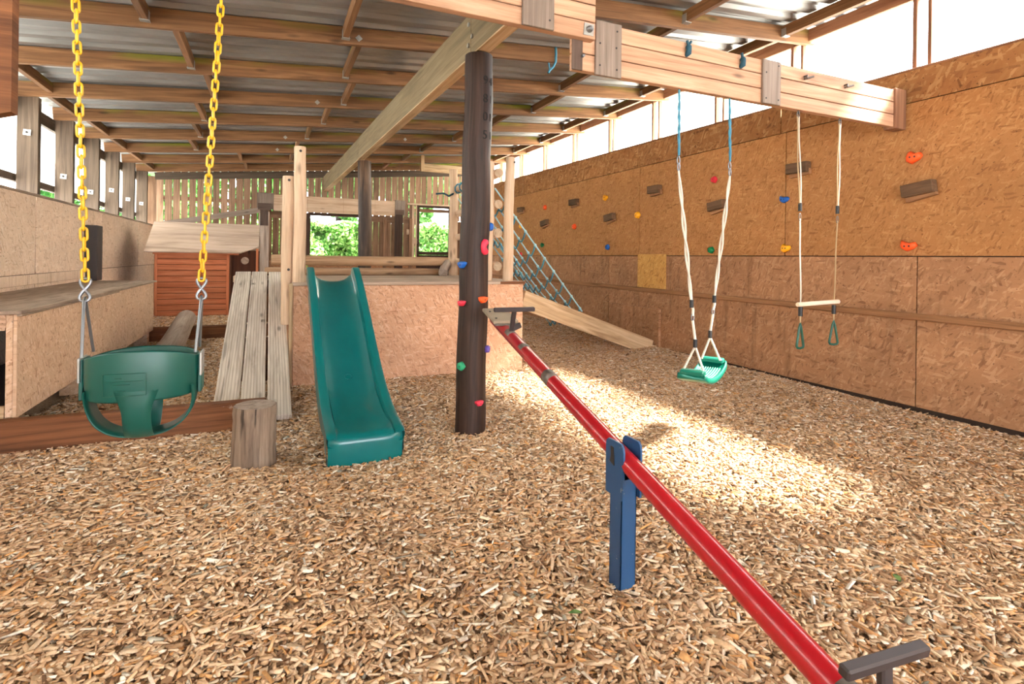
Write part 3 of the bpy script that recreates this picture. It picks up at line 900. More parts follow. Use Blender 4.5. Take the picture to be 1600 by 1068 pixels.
# ---- cargo net
nt = thing('cargo_net', 'blue rope climbing net sloping from the log ladder down behind the side board', 'net', (3.3, 6.5, 0))
T1, T2, B1, B2 = V(2.2, 5.36, 1.93), V(2.3, 7.0, 2.02), V(3.46, 5.60, 0.55), V(4.35, 8.0, 0.05)
def netp(u, v):
    a = T1 + (T2 - T1) * v; b = B1 + (B2 - B1) * v
    p = a + (b - a) * u
    return p - V(0, 0, 1) * (0.10 * math.sin(PI * u) * math.sin(PI * min(1, v * 1.2)))
NU, NV = 9, 6
for j in range(NV + 1):
    v = j / NV
    MB().tube([netp(i / 18, v) for i in range(19)], 0.0085, 6).build('long_rope', 'rope_net', nt)
for i in range(1, NU + 1):
    u = (i + 0.0) / (NU + 0.25)
    pts = []
    for j in range(NV):
        for q in range(4):
            k = q / 4
            pts.append(netp(u + 0.012 * math.sin(j), (j + k) / NV) - V(0, 0, 0.075) * math.sin(PI * k))
    pts.append(netp(u, 1))
    o = MB().tube(pts, 0.0105, 6).build('cross_rope', 'rope_blue', nt)
    kn = MB()
    for j in range(NV + 1):
        c = netp(u, j / NV)
        kn.tube([c + V(-.011, 0, .016), c, c + V(.012, 0, -.016)], [0.008, 0.019, 0.008], 8)
    kn.build('knots', 'rope_net', o, kind='stuff')
wrap = []
for i in range(61):
    a = i / 60
    y = 5.5 + a * 1.5
    wrap.append((2.245 + 0.05 * (y - 5.5) / 1.5 + 0.058 * math.cos(a * 46), y, 2.10 + 0.058 * math.sin(a * 46)))
MB().tube(wrap, 0.011, 6).build('lashing', 'rope_blue', nt)
MB().tube([(2.25, 6.95, 2.04), (2.18, 6.93, 2.0), (2.1, 6.9, 2.03), (2.0, 6.93, 2.02)], 0.013, 6).build('tail', 'rope_dark', nt)

# ---- side board leaning from the platform to the right wall
sb = thing('side_board', 'long pale board sloping from the platform corner down into the chips by the right wall', 'board', (3.5, 5.5, 0))
MB().bar((2.50, 5.27, 0.735), (4.66, 5.80, 0.01), 0.045, 0.205).build('board', 'plank', sb)
MB().bar((2.50, 5.30, 0.842), (4.6, 5.815, 0.135), 0.03, 0.012).build('edging_strip', 'slat_low', sb)

# ---- slide
sl = thing('slide', 'green plastic wavy slide hooked on the platform front', 'slide', (0.53, 3.24, 0))
prof = [(3.205, 0.135), (3.235, 0.150), (3.30, 0.150), (3.42, 0.142), (3.55, 0.142), (3.68, 0.158), (3.82, 0.200), (3.96, 0.268), (4.10, 0.350), (4.26, 0.452),
        (4.42, 0.558), (4.56, 0.650), (4.70, 0.735), (4.82, 0.80), (4.94, 0.862), (5.05, 0.915), (5.13, 0.942), (5.17, 0.948)]
railh = [0.004, 0.008, 0.02, 0.045, 0.075, 0.10, 0.118, 0.125, 0.128, 0.128, 0.128, 0.128, 0.13, 0.135, 0.14, 0.142, 0.135, 0.118]
SX0, SX1 = 0.305, 0.755
def sec(y, z, h, k):
    tw = 0.060
    w_ = 0.0
    x0, x1 = SX0, SX1
    zb = max(z - 0.05, 0.0) if k > 0 else z - 0.05
    out = [(x0 + 0.012, zb), (x0 + 0.002, (z + zb) / 2 + h * .3), (x0, z + h - 0.012), (x0 + 0.002, z + h - 0.003), (x0 + 0.006, z + h), (x0 + tw - 0.006, z + h), (x0 + tw - 0.002, z + h - 0.003), (x0 + tw, z + h - 0.012), (x0 + tw + 0.006, z + h * 0.5)]
    iw0, iw1 = x0 + tw + 0.010, x1 - tw - 0.010
    for q in range(11):
        t = q / 10
        e = abs(2 * t - 1)
        out.append((iw0 + (iw1 - iw0) * t, z + 0.045 * min(1, h / 0.1) * e ** 3.5 + 0.014 * min(1, h / .1) * e * e))
    out += [(x1 - tw - 0.006, z + h * 0.5), (x1 - tw, z + h - 0.012), (x1 - tw + 0.002, z + h - 0.003), (x1 - tw + 0.006, z + h), (x1 - 0.006, z + h), (x1 - 0.002, z + h - 0.003), (x1, z + h - 0.012), (x1 - 0.002, (z + zb) / 2 + h * .3), (x1 - 0.012, zb)]
    return [(x, y, zz) for x, zz in out]
# smooth resample of the side profile
def catmull(A, n):
    A = np.array(A, float); out = []
    for i in range(len(A) - 1):
        p0, p1, p2, p3 = A[max(i - 1, 0)], A[i], A[i + 1], A[min(i + 2, len(A) - 1)]
        for q in range(n):
            t = q / n
            out.append(0.5 * ((2 * p1) + (-p0 + p2) * t + (2 * p0 - 5 * p1 + 4 * p2 - p3) * t * t + (-p0 + 3 * p1 - 3 * p2 + p3) * t ** 3))
    out.append(A[-1])
    return out
st = catmull([(a, b, c) for (a, b), c in zip(prof, railh)], 3)
m = MB(); secs = [sec(y, z, h, i) for i, (y, z, h) in enumerate(st)]
ns = len(secs[0])
verts = [p for s_ in secs for p in s_]
fs = []
for i in range(len(secs) - 1):
    for k in range(ns):
        k2 = (k + 1) % ns
        fs.append((i * ns + k, i * ns + k2, (i + 1) * ns + k2, (i + 1) * ns + k))
fs.append(tuple((len(secs) - 1) * ns + k for k in range(ns)))
m.add(verts, fs, None, True)
body = m.build('chute', 'slide_green', sl)
body.data.set_sharp_from_angle(angle=math.radians(38))
# front lip and its tucked-in sides
m = MB()
lip = [(3.205, 0.135), (3.196, 0.125), (3.192, 0.10), (3.195, 0.04), (3.20, -0.04)]
rows = []
for (y, z) in lip:
    r_ = []
    for q in range(13):
        t = q / 12
        e = abs(2 * t - 1) ** 8
        r_.append((SX0 + 0.012 + (SX1 - SX0 - 0.024) * t, y + 0.03 * e, z))
    rows.append(r_)
vv_ = [p for r_ in rows for p in r_]
fs = [(i * 13 + k, (i + 1) * 13 + k, (i + 1) * 13 + k + 1, i * 13 + k + 1) for i in range(4) for k in range(12)]
m.add(vv_, fs, None, True)
m.build('front_lip', 'slide_green', sl)
for xx, s_ in ((SX0, 1), (SX1, -1)):
    m = MB()
    ol = [(3.22, -0.04), (3.225, 0.14)] + [(y, z + h - 0.012) for y, z, h in st[3:44:3]]
    lo = [(y, max(z - 0.06 - 0.10 * min(1, (y - 3.4) / 0.8), -0.04) if y > 3.4 else -0.04) for y, z, h in st[3:44:3]]
    A = [(3.22, -0.04)] + lo
    B = [(3.225, 0.14)] + [(y, z + h - 0.014) for y, z, h in st[3:44:3]]
    n_ = len(A)
    v_ = []
    for (ya, za), (yb_, zb_) in zip(A, B):
        for t in (0, 0.3, 0.36, 0.8, 1):
            bul = 0.012 if t < 0.33 else (0.0 if t > 0.9 else 0.004)
            v_.append((xx + s_ * (bul - 0.001), ya + (yb_ - ya) * t, za + (zb_ - za) * t))
    f_ = [(i * 5 + k, (i + 1) * 5 + k, (i + 1) * 5 + k + 1, i * 5 + k + 1) for i in range(n_ - 1) for k in range(4)]
    m.add(v_, f_, None, True).build('side_skirt', 'slide_green', sl)
MB().tube([(0.53 + 0.024 * math.cos(a), 4.03 + 0.024 * math.sin(a), 0.310 + 0.013 * math.sin(a)) for a in np.linspace(0, 2 * PI, 17)[:-1]], 0.003, 6, closed=True).build('moulded_ring', 'slide_green', sl)

# ---- ramp of three scaffold planks
ra = thing('plank_ramp', 'walking ramp of three silvered planks leaning up beside the platform', 'ramp', (-0.1, 5.6, 0))
for k, (x0, x1) in enumerate(((-0.350, -0.188), (-0.179, -0.016), (0.0, 0.160))):
    y0 = 4.13 if k == 2 else 4.2
    za = 0.035 if k == 2 else 0.055
    o = MB().bar(((x0 + x1) / 2, y0, za), ((x0 + x1) / 2 - 0.004, 7.02, 0.965), x1 - x0, 0.042, ch=0.006).build('plank', 'ramp', ra)
    if k == 1:
        d = V(0, 2.82, 0.91); d /= np.linalg.norm(d)
        for s_, body_, dx in ((1.55, 'm', 0.045), (2.55, 'H', -0.06)):
            p = V(-0.0975 + dx, 4.2, 0.055) + d * s_ + np.cross(V(1, 0, 0), d) * 0.0222
            me = text_mesh(body_, 0.075, 0.0006)
            t = link('branded_mark', me, 'bolt', ra)
            t.rotation_euler = (math.atan2(d[2], d[1]), 0, 0)
            t.location = Vector(p) - Vector(ra.location)
            t.rotation_euler.rotate_axis('Z', PI / 2)
MB().box(-0.34, 0.15, 6.9, 6.98, 0.4, 0.885).build('trestle_board', 'sleeper', ra)
MB().box(-0.34, 0.15, 5.5, 5.56, 0.0, 0.41).build('trestle_board', 'sleeper', ra)

# ---- stump, sleepers, fallen log
sp_ = thing('tree_stump', 'short upright sawn stump beside the green slide', 'stump', (-0.07, 3.46, 0))
m = MB(); pts, rr = [], []
for i in range(10):
    k = i / 9
    pts.append((-0.07 + 0.006 * k, 3.46, -0.05 + 0.36 * k)); rr.append(0.122 - 0.008 * k + random.uniform(-0.002, 0.002))
m.tube(pts, rr, 30, jitter=0.02)
m.build('trunk', 'stump', sp_)
MB().tube([(-0.064, 3.46, 0.3095), (-0.064, 3.46, 0.3125)], 0.108, 30, jitter=0.01).build('sawn_top', 'old_log', sp_)
s1 = thing('sleeper', 'dark brown edging timber lying under the toddler swing, ending at the stump', 'timber', (-1.0, 4.1, 0))
MB().bar((-2.09, 4.105, 0.09), (-0.01, 4.105, 0.085), 0.09, 0.20, ch=0.008).build('timber', 'sleeper', s1)
s2 = thing('sleeper', 'dark brown edging timber holding back raised chips before the playhouse', 'timber', (-0.9, 8.6, 0))
MB().bar((-2.09, 8.595, 0.085), (0.18, 8.595, 0.085), 0.09, 0.20, ch=0.008).build('timber', 'sleeper', s2)
fl_ = thing('fallen_log', 'weathered grey log lying with one end up on the far edging timber', 'log', (-1.0, 7.2, 0))
MB().log((-0.955, 6.0, 0.10), (-1.02, 8.52, 0.30), 0.125, 0.118, 22, 12, 0.02).build('trunk', 'old_log', fl_)

# ---- long box bench on the left wall
be = thing('bench_box', 'long strand board box bench with worn grey top along the left wall', 'bench', (-1.75, 6.3, 0))
MB().panel('x', -1.389, 4.18, 8.38, 0.175, 0.80, 0.018).build('front_panel', 'osb_bench', be)
MB().box(-2.118, -1.35, 4.15, 8.42, 0.803, 0.824, 0.003, 1).build('top_board', 'bench_top', be)
MB().box(-1.372, -1.345, 4.15, 6.45, 0.792, 0.803).build('top_edge_strip', 'bench_top', be)
MB().box(-1.435, -1.40, 4.185, 4.23, 0.18, 0.80).build('end_post', 'osb_bench', be)
MB().prism([(0, 0), (0.10, 0), (0.12, 0.10), (-0.0, 0.10)], (-1.555, 4.23, 0.70), (1, 0, 0), (0, 0, 1), (0, 1, 0), 0.04).build('corner_bracket', 'osb_bench', be)
MB().box(-2.1, -1.44, 4.19, 4.22, 0.175, 0.25).build('bottom_rail', 'plank', be)
MB().box(-2.1, -1.40, 4.2, 8.36, 0.18, 0.2, 0.002, 1).build('bottom_board', 'backing', be)
for y in (5.55, 7.0, 8.2):
    MB().box(-1.56, -1.41, y, y + 0.1, 0.0, 0.18).build('foot_block', 'osb_bench', be)
MB().panel('y', 8.37, -2.11, -1.40, 0.175, 0.80, 0.018).build('end_panel', 'osb_bench', be)
bp = thing('black_upright', 'short black painted upright fixed to the left wall above the bench', 'post', (-2.06, 8.5, 0.85))
MB().box(-2.118, -1.985, 8.36, 8.60, 0.826, 1.525, 0.006).build('timber', 'black_post', bp)

# ---- playhouse
ph = thing('playhouse', 'small red boarded playhouse with a plywood lean roof in the back left corner', 'playhouse', (-0.95, 10.5, 0.185))
HX0, HX1, HY = -1.64, -0.60, 10.0
k = 0
z = 0.185
while z < 1.19:
    MB().bar((HX0 + 0.03, HY + 0.004, z + 0.046), (HX1 - 0.03, HY + 0.004, z + 0.043), 0.018, 0.083, (0, -0.12, 1), 0.005).build('siding_board', 'red_siding', ph)
    z += 0.0915; k += 1
MB().box(HX0, HX0 + 0.035, HY - 0.018, HY + 0.02, 0.185, 1.20).build('corner_trim', 'red_siding', ph)
MB().box(HX1 - 0.04, HX1, HY - 0.018, HY + 0.02, 0.185, 1.20).build('corner_trim', 'red_siding', ph)
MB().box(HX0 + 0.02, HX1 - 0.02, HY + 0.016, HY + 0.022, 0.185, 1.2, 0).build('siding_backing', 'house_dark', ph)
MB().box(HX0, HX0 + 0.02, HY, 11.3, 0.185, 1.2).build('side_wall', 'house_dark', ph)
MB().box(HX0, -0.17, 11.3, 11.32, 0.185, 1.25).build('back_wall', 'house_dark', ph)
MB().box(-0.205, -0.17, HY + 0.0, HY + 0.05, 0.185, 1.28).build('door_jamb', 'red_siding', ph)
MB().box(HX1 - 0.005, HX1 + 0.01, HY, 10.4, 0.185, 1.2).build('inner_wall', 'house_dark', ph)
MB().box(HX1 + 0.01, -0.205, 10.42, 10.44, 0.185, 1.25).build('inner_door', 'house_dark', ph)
MB().disc((-0.385, 10.42, 1.075), (0, -1, 0), 0.062, 0.02, 20).build('round_plaque', 'ply', ph)
e = V(0, 0.78, 0.50); L_ = np.linalg.norm(e); e /= L_
nrm = np.cross(V(1, 0, 0), e)
MB().prism([(-1.765, 0), (-0.44, 0), (-0.165, 0.20), (-0.165, L_), (-1.765, L_)], (0, 9.90, 1.195), (1, 0, 0), e, nrm, 0.02).build('roof_board', 'ply', ph)
e2 = V(0, 0.78, -0.50) / L_
MB().prism([(-1.765, 0), (-0.165, 0), (-0.165, L_), (-1.765, L_)], (0, 10.69, 1.70), (1, 0, 0), e2, np.cross(V(1, 0, 0), e2), 0.02).build('roof_board', 'ply', ph)
MB().box(HX0 - 0.02, -0.46, HY - 0.045, HY - 0.02, 1.17, 1.205).build('fascia', 'red_siding', ph)

# ---- low beam on two posts by the back wall, and the slanting board beside it
lb = thing('beam_frame', 'pale broad board held between two squat bracketed posts before the back fence', 'frame', (1.3, 12.65, 0))
MB().box(0.07, 2.66, 12.60, 12.65, 2.13, 2.475).build('broad_board', 'pale_board', lb)
for a in (0.75, 1.5, 2.2):
    MB().box(a, a + 0.003, 12.597, 12.60, 2.13, 2.475, 0).build('board_joint', 'slat_low', lb)
for a, b in ((-0.255, 0.07), (2.66, 2.90)):
    MB().box(a, b, 12.585, 12.66, 2.15, 2.50).build('end_block', 'grey_wood', lb)
MB().log((-0.11, 12.62, 0), (-0.11, 12.62, 2.1), 0.105, 0.10, 16, 6, 0.015).build('post', 'old_log', lb)
MB().box(-0.19, -0.03, 12.50, 12.58, 1.80, 2.13).box(-0.235, 0.015, 12.50, 12.585, 2.13, 2.27).build('bracket', 'dark_wood', lb)
MB().box(2.67, 2.84, 12.55, 12.66, 0.9, 2.17).build('post', 'frame_dark', lb)
MB().box(2.66, 2.86, 12.535, 12.59, 2.16, 2.27).build('bracket', 'dark_wood', lb)
sd_ = thing('slanting_board', 'grey board slanting across the back fence above the playhouse roof', 'board', (-1.0, 12.4, 1.8))
MB().bar((-2.0, 12.35, 1.73), (-0.2, 12.52, 2.12), 0.03, 0.11).build('board', 'grey_wood', sd_)

# ---- swing beam
sw = thing('swing_beam', 'heavy built-up timber beam carrying the swings, bolted in two lengths to the right wall', 'beam', (1.7, 2.72, 2.3))
zb = [2.285, 2.388, 2.491, 2.592]
for a, b in zip(zb, zb[1:]):
    MB().box(1.60, 4.60, 2.72, 2.768, a + 0.003, b - 0.003, 0.003, 0).build('board', 'swing_wood', sw)
za = [2.452, 2.553, 2.654, 2.755]
for a, b in zip(za, za[1:]):
    MB().box(-1.25, 1.712, 2.665, 2.7175, a + 0.003, b - 0.003, 0.003, 0).build('board', 'swing_wood', sw)
MB().box(1.742, 1.925, 2.702, 2.7195, 2.272, 2.595, 0.003, 2).build('cleat_plate', 'grey_wood', sw)
MB().box(3.11, 3.285, 2.702, 2.7195, 2.285, 2.592, 0.003, 2).build('cleat_plate', 'grey_wood', sw)
MB().box(1.235, 1.43, 2.645, 2.6645, 2.45, 2.757, 0.003, 2).build('cleat_plate', 'grey_wood', sw)
MB().box(1.585, 1.655, 2.708, 2.7195, 2.282, 2.592, 0.002, 2).build('end_plate', 'dark_wood', sw)
MB().box(4.60, 4.74, 2.705, 2.80, 2.275, 2.60, 0.004, 2).build('end_block', 'stud', sw)
MB().prism([(-0.036, -0.034), (0.03, -0.034), (0.034, 0.034), (-0.03, 0.036)], (1.665, 2.6645, 2.505), (1, 0, 0), (0, 0, 1), (0, -1, 0), 0.006).build('washer_plate', 'zinc', sw)
MB().tube([(1.665, 2.66, 2.505), (1.665, 2.645, 2.505), (1.665, 2.635, 2.505)], [0.02, 0.019, 0.009], 12).build('bolt_head', 'steel', sw)
MB().tube([(1.652, 2.72, 2.365), (1.652, 2.69, 2.365)], 0.009, 10).build('bolt_head', 'steel', sw)
for xx, zz in ((1.77, 2.33), (1.89, 2.32), (1.77, 2.46), (1.885, 2.45), (1.89, 2.55), (3.14, 2.32), (3.26, 2.32), (3.14, 2.5), (3.26, 2.56), (1.4, 2.5)):
    MB().disc((xx, 2.702 if xx > 1.5 else 2.645, zz), (0, -1, 0), 0.006, 0.002, 8).build('nail', 'bolt', sw)
for xx in (3.545, 3.99):
    MB().tube([(xx, 2.72, 2.535), (xx, 2.695, 2.535), (xx - 0.02, 2.685, 2.51)], 0.007, 8).tube([(xx - 0.02, 2.70, 2.51), (xx + 0.06, 2.69, 2.535)], 0.008, 8).build('eye_bolt', 'bare', sw)
hb = thing('hanging_board', 'dark upright board hanging from the swing beam at the left edge', 'board', (-0.96, 2.6, 1.68))
MB().prism([(-0.14, 0.0), (0, 0.045), (0, 1.0), (-0.14, 1.0)], (-0.885, 2.60, 1.655), (1, 0, 0), (0, 0, 1), (0, 1, 0), 0.06).build('board', 'sleeper', hb)

rs = thing('rope_scrap', 'frayed blue rope scrap dangling from a purlin above the poles', 'rope', (2.53, 4.69, 3.25))
MB().tube([(2.56, 4.70, 3.27), (2.555, 4.685, 3.2), (2.55, 4.68, 3.12), (2.52, 4.68, 3.06), (2.485, 4.68, 3.03), (2.47, 4.68, 3.0)], 0.012, 6).tube([(2.485, 4.68, 3.03), (2.475, 4.685, 3.10)], 0.008, 6).build('rope', 'rope_blue', rs)

# ---- toddler swing
ts = thing('toddler_swing', 'green bucket toddler swing hanging on yellow chains', 'swing', (-0.45, 2.57, 0.45))
AX, AY, CX, CY_ = 0.193, 0.150, -0.452, 2.575
def band():
    m = MB(); n = 72; v_, f_ = [], []
    for i in range(n):
        a = 2 * PI * i / n
        c, s_ = math.cos(a), math.sin(a)
        rx = AX * np.sign(c) * abs(c) ** 0.85; ry = AY * np.sign(s_) * abs(s_) ** 0.85
        fr = max(0, -s_); bk = max(0, s_)
        zt = 0.768 + 0.045 * fr ** 1.5 + 0.02 * bk ** 2
        zl = 0.622 - 0.004 * fr + 0.01 * bk
        for q, (t, r) in enumerate(((0, 1.0), (0.04, 1.012), (0.5, 1.02), (0.96, 1.0), (1, 0.985), (0.96, 0.965), (0.5, 0.975), (0.04, 0.965))):
            k = 1 - 0.05 * (1 - t)
            v_.append((CX + rx * r * k, CY_ + ry * r * k, zl + (zt - zl) * t))
    for i in range(n):
        for q in range(8):
            f_.append((i * 8 + q, ((i + 1) % n) * 8 + q, ((i + 1) % n) * 8 + (q + 1) % 8, i * 8 + (q + 1) % 8))
    return m.add(v_, f_, None, True)
band().build('band', 'seat_green', ts)
def strap(ang, half, r_top, top_z, depth):
    # U-shaped ribbon from one side of the band under the seat to the other
    m = MB(); n = 40; v_, f_ = [], []
    c, s_ = math.cos(ang), math.sin(ang)
    for i in range(n + 1):
        t = -1 + 2 * i / n
        ph_ = t * PI / 2
        rr_ = r_top * np.sign(math.sin(ph_)) * abs(math.sin(ph_)) ** 0.8
        zz = top_z - depth * abs(math.cos(ph_)) ** 0.75
        hw = half * (1 + 0.55 * max(0, (abs(t) - 0.72) / 0.28) ** 2.5)
        nr = V(c * math.sin(ph_), s_ * math.sin(ph_), -math.cos(ph_))
        sd = V(-s_, c, 0)
        cen = V(CX + c * rr_, CY_ + s_ * rr_, zz)
        for (w_, o_) in ((-1, 0.003), (-0.5, 0.0045), (0, 0.005), (0.5, 0.0045), (1, 0.003), (1, -0.003), (0, -0.001), (-1, -0.003)):
            bulge = -0.18 * (w_ * hw) ** 2 / r_top
            v_.append(cen + sd * w_ * hw + nr * (o_ + bulge))
    for i in range(n):
        for q in range(8):
            f_.append((i * 8 + q, i * 8 + (q + 1) % 8, (i + 1) * 8 + (q + 1) % 8, (i + 1) * 8 + q))
    return m.add(v_, f_, None, True)
strap(PI / 2, 0.046, AY * 0.955, 0.66, 0.205).build('leg_divider', 'seat_green', ts)
strap(0, 0.062, AX * 0.95, 0.66, 0.20).build('seat_sling', 'seat_green', ts)
# moulded label on the front of the band
def on_band(t, z, out=0.004):
    a = -PI / 2 + t
    c, s_ = math.cos(a), math.sin(a)
    return (CX + AX * (1.012 + out) * np.sign(c) * abs(c) ** 0.85, CY_ + AY * (1.012 + out * 1.4) * np.sign(s_) * abs(s_) ** 0.85, z)
fr_ = [on_band(-0.5 + 0.62 * i / 10, 0.728, 0.0065) for i in range(11)] + [on_band(0.12 - 0.62 * i / 10, 0.645, 0.0065) for i in range(11)]
lbp = MB().tube(fr_, 0.0014, 5, closed=True).build('moulded_label', 'ring_green', ts)
for z_, t0, t1 in ((0.712, -.28, -.18), (0.70, -.45, .08), (0.688, -.36, -.06), (0.665, -.3, -.12), (0.645, -.5, .1)):
    MB().tube([on_band(t0 + (t1 - t0) * i / 8, z_, 0.0065) for i in range(9)], 0.0014, 5).build('raised_line', 'ring_green', lbp)
for s_ in (-1, 1):
    x0 = CX + s_ * (AX + 0.004)
    pm = MB()
    pm.box(x0 + 0.004 * s_ - 0.004, x0 + 0.004 * s_ + 0.004, CY_ - 0.05, CY_ + 0.05, 0.685, 0.778, 0.003)
    MB().box(x0 - 0.007, x0 + 0.007, CY_ - 0.035, CY_ + 0.062, 0.615, 0.772, 0.005).build('side_tab', 'seat_green', ts)
    pp = pm.build('side_plate', 'zinc', ts)
    for dy in (-0.03, 0.03):
        for dz in (0.71, 0.75):
            MB().disc((x0 + s_ * 0.006, CY_ + dy, dz), (s_, 0, 0), 0.006, 0.003, 8).build('rivet', 'steel', pp)
    ax_ = CX + s_ * 0.196
    apex = (ax_, CY_ - 0.003, 1.0)
    MB().tube([(x0 - s_ * 0.012, CY_ - 0.075, 0.785), (ax_, CY_ - 0.012, 0.99), (ax_, CY_, 1.004), (ax_, CY_ + 0.012, 0.99), (x0 - s_ * 0.012, CY_ + 0.075, 0.785)], 0.0058, 8).build('triangle_hanger', 'steel', ts)
    hk = []
    for i in range(25):
        a = i / 24 * 2 * PI
        hk.append((ax_ + 0.017 * math.sin(2 * a) , CY_ + 0.006 * math.cos(a), 1.036 + 0.044 * math.cos(a)))
    MB().tube(hk[:-1], 0.0056, 8, closed=True).build('s_hook', 'steel', ts)
# chains: every link its own object
def link_mesh():
    m = MB(); pts = []
    hl, r = 0.0145, 0.0105
    for i in range(9):
        a = PI * i / 8
        pts.append((r * math.cos(a), 0, hl + r * math.sin(a)))
    for i in range(9):
        a = PI + PI * i / 8
        pts.append((r * math.cos(a), 0, -hl + r * math.sin(a)))
    m.tube(pts, 0.0048, 7, closed=True, up=(0, 1, 0))
    me = m.mesh('chain_link'); me.materials.append(M['yellow'])
    return me
lm = link_mesh()
for s_, top in ((-1, (-0.70, 2.57, 2.44)), (1, (-0.188, 2.57, 2.44))):
    bot = V(CX + s_ * 0.196, CY_, 1.092)
    tp = V(*top)
    ch = bpy.data.objects.new('chain', None); COL.objects.link(ch); ch.parent = ts
    ch.location = Vector(bot) - Vector(ts.location)
    d = tp - bot; n = int(np.linalg.norm(d) / 0.0395)
    for i in range(n + 1):
        p = d * i / n
        o = link('chain_link', lm, None, ch)
        o.location = p
        o.rotation_euler = (0, math.atan2(d[0], d[2]), (PI / 2 if i % 2 else 0) + random.uniform(-0.25, 0.25) + 0.25)
    MB().tube([tp + V(0, 0, -0.01), tp + V(0, 0, 0.03)], 0.008, 8).build('eye_bolt', 'steel', ts)

# ---- flat seat rope swing
fs_ = thing('rope_swing', 'jade green flat seat swing on white and blue ropes', 'swing', (2.62, 2.74, 0.42))
SA, SB = V(2.405, 2.60, 0.458), V(2.885, 2.895, 0.466)      # seat ends
sd = (SB - SA); SLn = np.linalg.norm(sd); sd /= SLn
sw_ = np.cross(V(0, 0, 1), sd); sw_ /= np.linalg.norm(sw_)
m = MB(); v_, f_ = [], []
NS = 30
def seat_z(t):
    e = abs(2 * t - 1)
    return -0.052 * (1 - e ** 2.2) + (0.004 if e > 0.9 else 0)
HW = 0.096
ring = [(-1, -0.018), (-0.98, 0.012), (-0.86, 0.016), (-0.82, 0.006), (-0.4, 0.004), (0, 0.003), (0.4, 0.004), (0.82, 0.006), (0.86, 0.016), (0.98, 0.012), (1, -0.018), (0.9, -0.022), (0, -0.02), (-0.9, -0.022)]
for i in range(NS + 1):
    t = i / NS
    e = abs(2 * t - 1)
    k = 1 - 0.10 * max(0, (e - 0.86) / 0.14) ** 2
    for (a, b) in ring:
        v_.append(SA + sd * SLn * t + sw_ * a * HW * k + V(0, 0, 1) * (seat_z(t) + b))
nr = len(ring)
for i in range(NS):
    for q in range(nr):
        f_.append((i * nr + q, i * nr + (q + 1) % nr, (i + 1) * nr + (q + 1) % nr, (i + 1) * nr + q))
f_ += [tuple(range(nr))[::-1], tuple(NS * nr + q for q in range(nr))]
m.add(v_, f_, None, True).build('seat', 'swing_green', fs_)
for q in range(9):
    a = -0.66 + 1.32 * q / 8
    MB().tube([SA + sd * SLn * t + sw_ * a * HW + V(0, 0, seat_z(t) + 0.006) for t in np.linspace(0.16, 0.84, 14)], 0.0038, 5).build('grip_rib', 'swing_pale', fs_)
for t0, t1 in ((0.0, 0.12), (0.88, 1.0)):
    p0, p1 = SA + sd * SLn * t0 + V(0, 0, seat_z(0.03) + 0.022), SA + sd * SLn * t1 + V(0, 0, seat_z(0.03) + 0.022)
    c = (p0 + p1) / 2
    MB().bar(c - sw_ * 0.074, c + sw_ * 0.074, np.linalg.norm(p1 - p0), 0.034, ch=0.010).build('end_block', 'swing_green', fs_)
def wave(p0, p1, amp, ph, n=16, turns=2):
    p0, p1 = V(*p0), V(*p1)
    out = []
    for i in range(n + 1):
        k = i / n
        out.append(p0 + (p1 - p0) * k + V(math.cos(ph + k * turns * 2 * PI), math.sin(ph + k * turns * 2 * PI), 0) * amp * math.sin(PI * k) ** 0.5)
    return out
